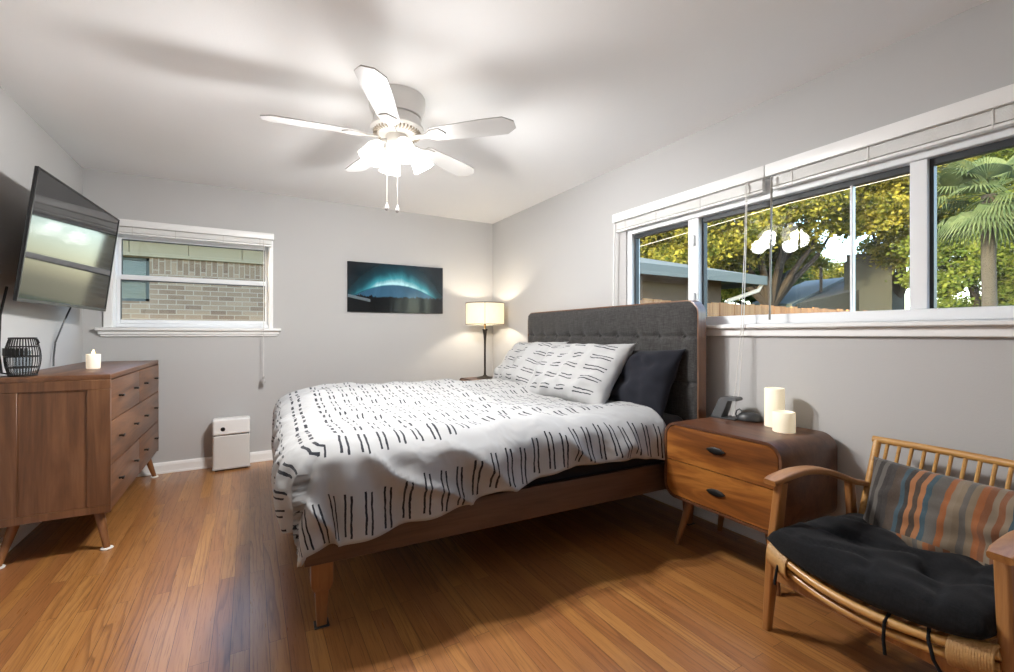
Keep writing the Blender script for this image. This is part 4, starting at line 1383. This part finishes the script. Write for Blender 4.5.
obj('chimney', bm, gwall, gh, smooth=False)
obj('vent_pipe', tube([px(821, 292, 16) + up, px(821, 268, 16) + up], .05, 8), M['black_metal'], gh)

# trees ---------------------------------------------------------------
def leaf_mat(name, a, b, trans=.45):
    N = Nodes(name)
    N.t.nodes.remove(N.b)
    n = N.noise(N.coord(), 2.6, 6, .75)
    c = N.ramp(n, [(.40, a), (.66, b)])
    df = N.n('ShaderNodeBsdfDiffuse'); tl = N.n('ShaderNodeBsdfTranslucent'); mx = N.n('ShaderNodeMixShader')
    N.l(c, df.inputs[0]); N.l(c, tl.inputs[0]); mx.inputs[0].default_value = trans
    N.l(df.outputs[0], mx.inputs[1]); N.l(tl.outputs[0], mx.inputs[2]); N.l(mx.outputs[0], N.out.inputs[0])
    return N.m
bark = plain('bark', (.03, .025, .02), .95, var=.4, vs=10, bump=.6, bs=20)
LM = [leaf_mat('leaves_yellow_green', (.055, .085, .02), (.36, .34, .065)), leaf_mat('leaves_green', (.06, .11, .025), (.20, .24, .05)), leaf_mat('leaves_deep', (.03, .06, .02), (.10, .14, .04))]
def tree(name, label, base, blobs, lm, nleaf, size, seed, trunk_r=.18, group='trees beyond the wide window'):
    """blobs: (dx,dy,z,r,squash) clumps relative to base; leaves are small folded blades"""
    rnd = random.Random(seed)
    t = thing(name, label, 'tree', (base[0], base[1], GZ), 0, group)
    bm = BM()
    zc = min(b[2] for b in blobs) - GZ
    topz = max(b[2] for b in blobs) - GZ
    fork = Vector((.1, .1, max(1.2, (zc + GZ) * .55 - GZ)))
    add_tube(bm, [(0, 0, 0), (.05, .02, fork.z * .5), fork], [trunk_r * 1.25, trunk_r, trunk_r * .85], 10)
    for b in blobs:
        c = Vector((b[0], b[1], b[2] - GZ))
        mid = fork.lerp(c, .5) + Vector((rnd.uniform(-.25, .25), rnd.uniform(-.25, .25), .2))
        add_tube(bm, [fork, fork.lerp(mid, .5) + Vector((0, 0, .1)), mid, c], [trunk_r * .6, trunk_r * .45, trunk_r * .3, trunk_r * .1], 7)
    obj('trunk', bm, bark, t)
    verts, faces = [], []
    tot = sum(b[3] ** 2 for b in blobs)
    for b in blobs:
        c = Vector((b[0], b[1], b[2] - GZ))
        k = int(nleaf * b[3] ** 2 / tot)
        # sub-clumps
        subs = []
        for _ in range(max(6, int(14 * b[3]))):
            d = Vector((rnd.gauss(0, 1), rnd.gauss(0, 1), rnd.gauss(0, 1))).normalized() * b[3] * rnd.uniform(.35, 1.0)
            d.z *= b[4]
            subs.append(c + d)
        for _ in range(k):
            s = rnd.choice(subs)
            p = s + Vector((rnd.gauss(0, 1), rnd.gauss(0, 1), rnd.gauss(0, .7))) * b[3] * .17
            d = Vector((rnd.uniform(-1, 1), rnd.uniform(-1, 1), rnd.uniform(-.9, .35))).normalized()
            sd = d.cross(Vector((rnd.uniform(-1, 1), rnd.uniform(-1, 1), rnd.uniform(-1, 1)))).normalized()
            L_ = size * rnd.uniform(.6, 1.25); w = L_ * .34
            i = len(verts)
            verts += [p, p + d * L_ * .45 + sd * w, p + d * L_, p + d * L_ * .45 - sd * w]
            faces.append((i, i + 1, i + 2, i + 3))
    me = bpy.data.meshes.new('foliage'); me.from_pydata([tuple(v) for v in verts], [], faces); me.materials.append(lm)
    o = bpy.data.objects.new('foliage', me); COL.objects.link(o); o.parent = t
    return t
def P2(u, v, d): p = px(u, v, d); return p
def tree_at(name, label, u, d, blobs_px, lm, nleaf, size, seed, **k):
    b = px(u, 300, d)
    bl = []
    for (uu, vv, dd, r, sq) in blobs_px:
        q = px(uu, vv, dd); bl.append((q.x - b.x, q.y - b.y, q.z, r, sq))
    return tree(name, label, (b.x, b.y), bl, lm, nleaf, size, seed, **k)

tree_at('leafy_tree', 'big spreading tree with sunlit yellow-green leaves left of the sky gap', 772, 14.5,
        [(700, 250, 15, 1.5, .8), (740, 225, 14, 1.5, .8), (790, 205, 14, 1.5, .7), (745, 190, 15, 1.6, .8), (800, 180, 15, 1.5, .7), (720, 265, 16, 1.2, .8), (835, 195, 14.5, 1.2, .6), (775, 250, 16, 1.0, .8), (806, 236, 15, .75, .8), (838, 222, 15, .6, .7), (800, 262, 18, .8, .7), (690, 205, 15, 1.5, .8)], LM[0], 80000, .13, 1, trunk_r=.22)
tree_at('leafy_tree', 'green tree filling the left sash above the neighbouring roof', 668, 19,
        [(640, 240, 19, 1.9, .8), (668, 250, 19, 1.7, .8), (690, 260, 20, 1.6, .8), (650, 215, 18, 1.9, .8), (620, 250, 20, 2, .8), (685, 225, 19, 1.8, .8), (720, 275, 21, 1.4, .7)], LM[0], 65000, .15, 2, trunk_r=.25)
tree_at('leafy_tree', 'tree hanging golden foliage over the chimney right of the sky gap', 900, 17,
        [(880, 205, 14, 1.3, .75), (912, 200, 14, 1.3, .8), (885, 175, 14, 1.4, .7), (905, 240, 15, 1.1, .8), (862, 215, 14.5, .7, .7), (940, 200, 15, 1.6, .8), (920, 160, 14, 1.5, .8)], LM[0], 65000, .13, 3, trunk_r=.2)
tree_at('leafy_tree', 'darker tree behind the gabled roof and the tilt wand', 760, 24,
        [(735, 275, 24, 1.5, .8), (765, 280, 24, 1.5, .8), (790, 280, 25, 1.2, .8), (750, 250, 24, 1.8, .8), (700, 285, 24, 1.4, .7)], LM[2], 40000, .19, 5, trunk_r=.25)
tree_at('leafy_tree', 'distant pale sunlit tree low in the sky gap', 830, 32,
        [(815, 268, 32, 1.4, .7), (838, 272, 32, 1.2, .7), (800, 275, 32, 1.2, .7), (855, 278, 32, 1.0, .7)], LM[0], 14000, .18, 6, trunk_r=.25)
tree_at('leafy_tree', 'shaded green tree behind the palm at the right edge of the window', 985, 13,
        [(945, 260, 13, 1.1, .9), (985, 250, 13, 1.3, .9), (1030, 250, 13, 1.5, .9), (960, 210, 14, 1.2, .9), (1010, 200, 14, 1.5, .9), (1070, 220, 14, 1.8, .9), (940, 290, 13, .9, .8), (1000, 290, 13, 1.2, .8), (960, 165, 14, 1.3, .8), (1030, 150, 14, 1.8, .8)], LM[1], 70000, .12, 7, trunk_r=.2)
# fan palm
pb = px(990, 300, 8.2)
pt = thing('fan_palm', 'fan palm with drooping fronds at the right end of the window', 'tree', (pb.x, pb.y, GZ))
crown = px(990, 195, 8.2).z - GZ
obj('trunk', tube([(0, 0, 0), (.03, 0, crown * .35), (.0, .02, crown * .7), (0, 0, crown)], [.13, .11, .10, .12], 12), plain('palm_trunk', (.03, .03, .026), .95, var=.5, vs=16, bump=.8, bs=30), pt)
rnd = random.Random(11)
pml = leaf_mat('palm_leaf', (.04, .07, .035), (.11, .15, .075), .3)
for k in range(40):
    az = k * 2.39996; el = rnd.uniform(-.75, 1.0)
    d = Vector((math.cos(az) * math.cos(el), math.sin(az) * math.cos(el), math.sin(el)))
    L_ = rnd.uniform(.45, .7)
    c0_ = Vector((0, 0, crown)); c1_ = c0_ + d * L_ + Vector((0, 0, -.05))
    bm = BM()
    add_tube(bm, [c0_, c0_.lerp(c1_, .5) + Vector((0, 0, .04)), c1_], .012, 5)
    side = d.cross(Vector((0, 0, 1))).normalized(); nrm_ = side.cross(d)
    for q in range(25):
        a = -1.35 + 2.7 * q / 24
        dd = (d * math.cos(a) + side * math.sin(a)).normalized()
        w = .017
        ln_ = .72 * (1 - .18 * abs(a))
        pp = [c1_, c1_ + dd * ln_ * .55 + nrm_ * .03, c1_ + dd * ln_ + Vector((0, 0, -.16 - .1 * abs(a)))]
        pv = dd.cross(nrm_).normalized()
        v0 = bm.verts.new(pp[0]); v1 = bm.verts.new(pp[1] + pv * w); v2 = bm.verts.new(pp[1] - pv * w); v3 = bm.verts.new(pp[2])
        bm.faces.new((v0, v2, v1)); bm.faces.new((v1, v2, v3))
    obj('frond', bm, pml, pt, smooth=False)

# overhead wire
wr_ = obj('overhead_wire', tube([px(600, 258, 12), px(690, 232, 11.6), px(790, 203, 11.2), px(920, 172, 10.8)], .0045, 6), M['cord_white'])
tag(wr_, 'pale overhead wire crossing in front of the trees', 'wire')
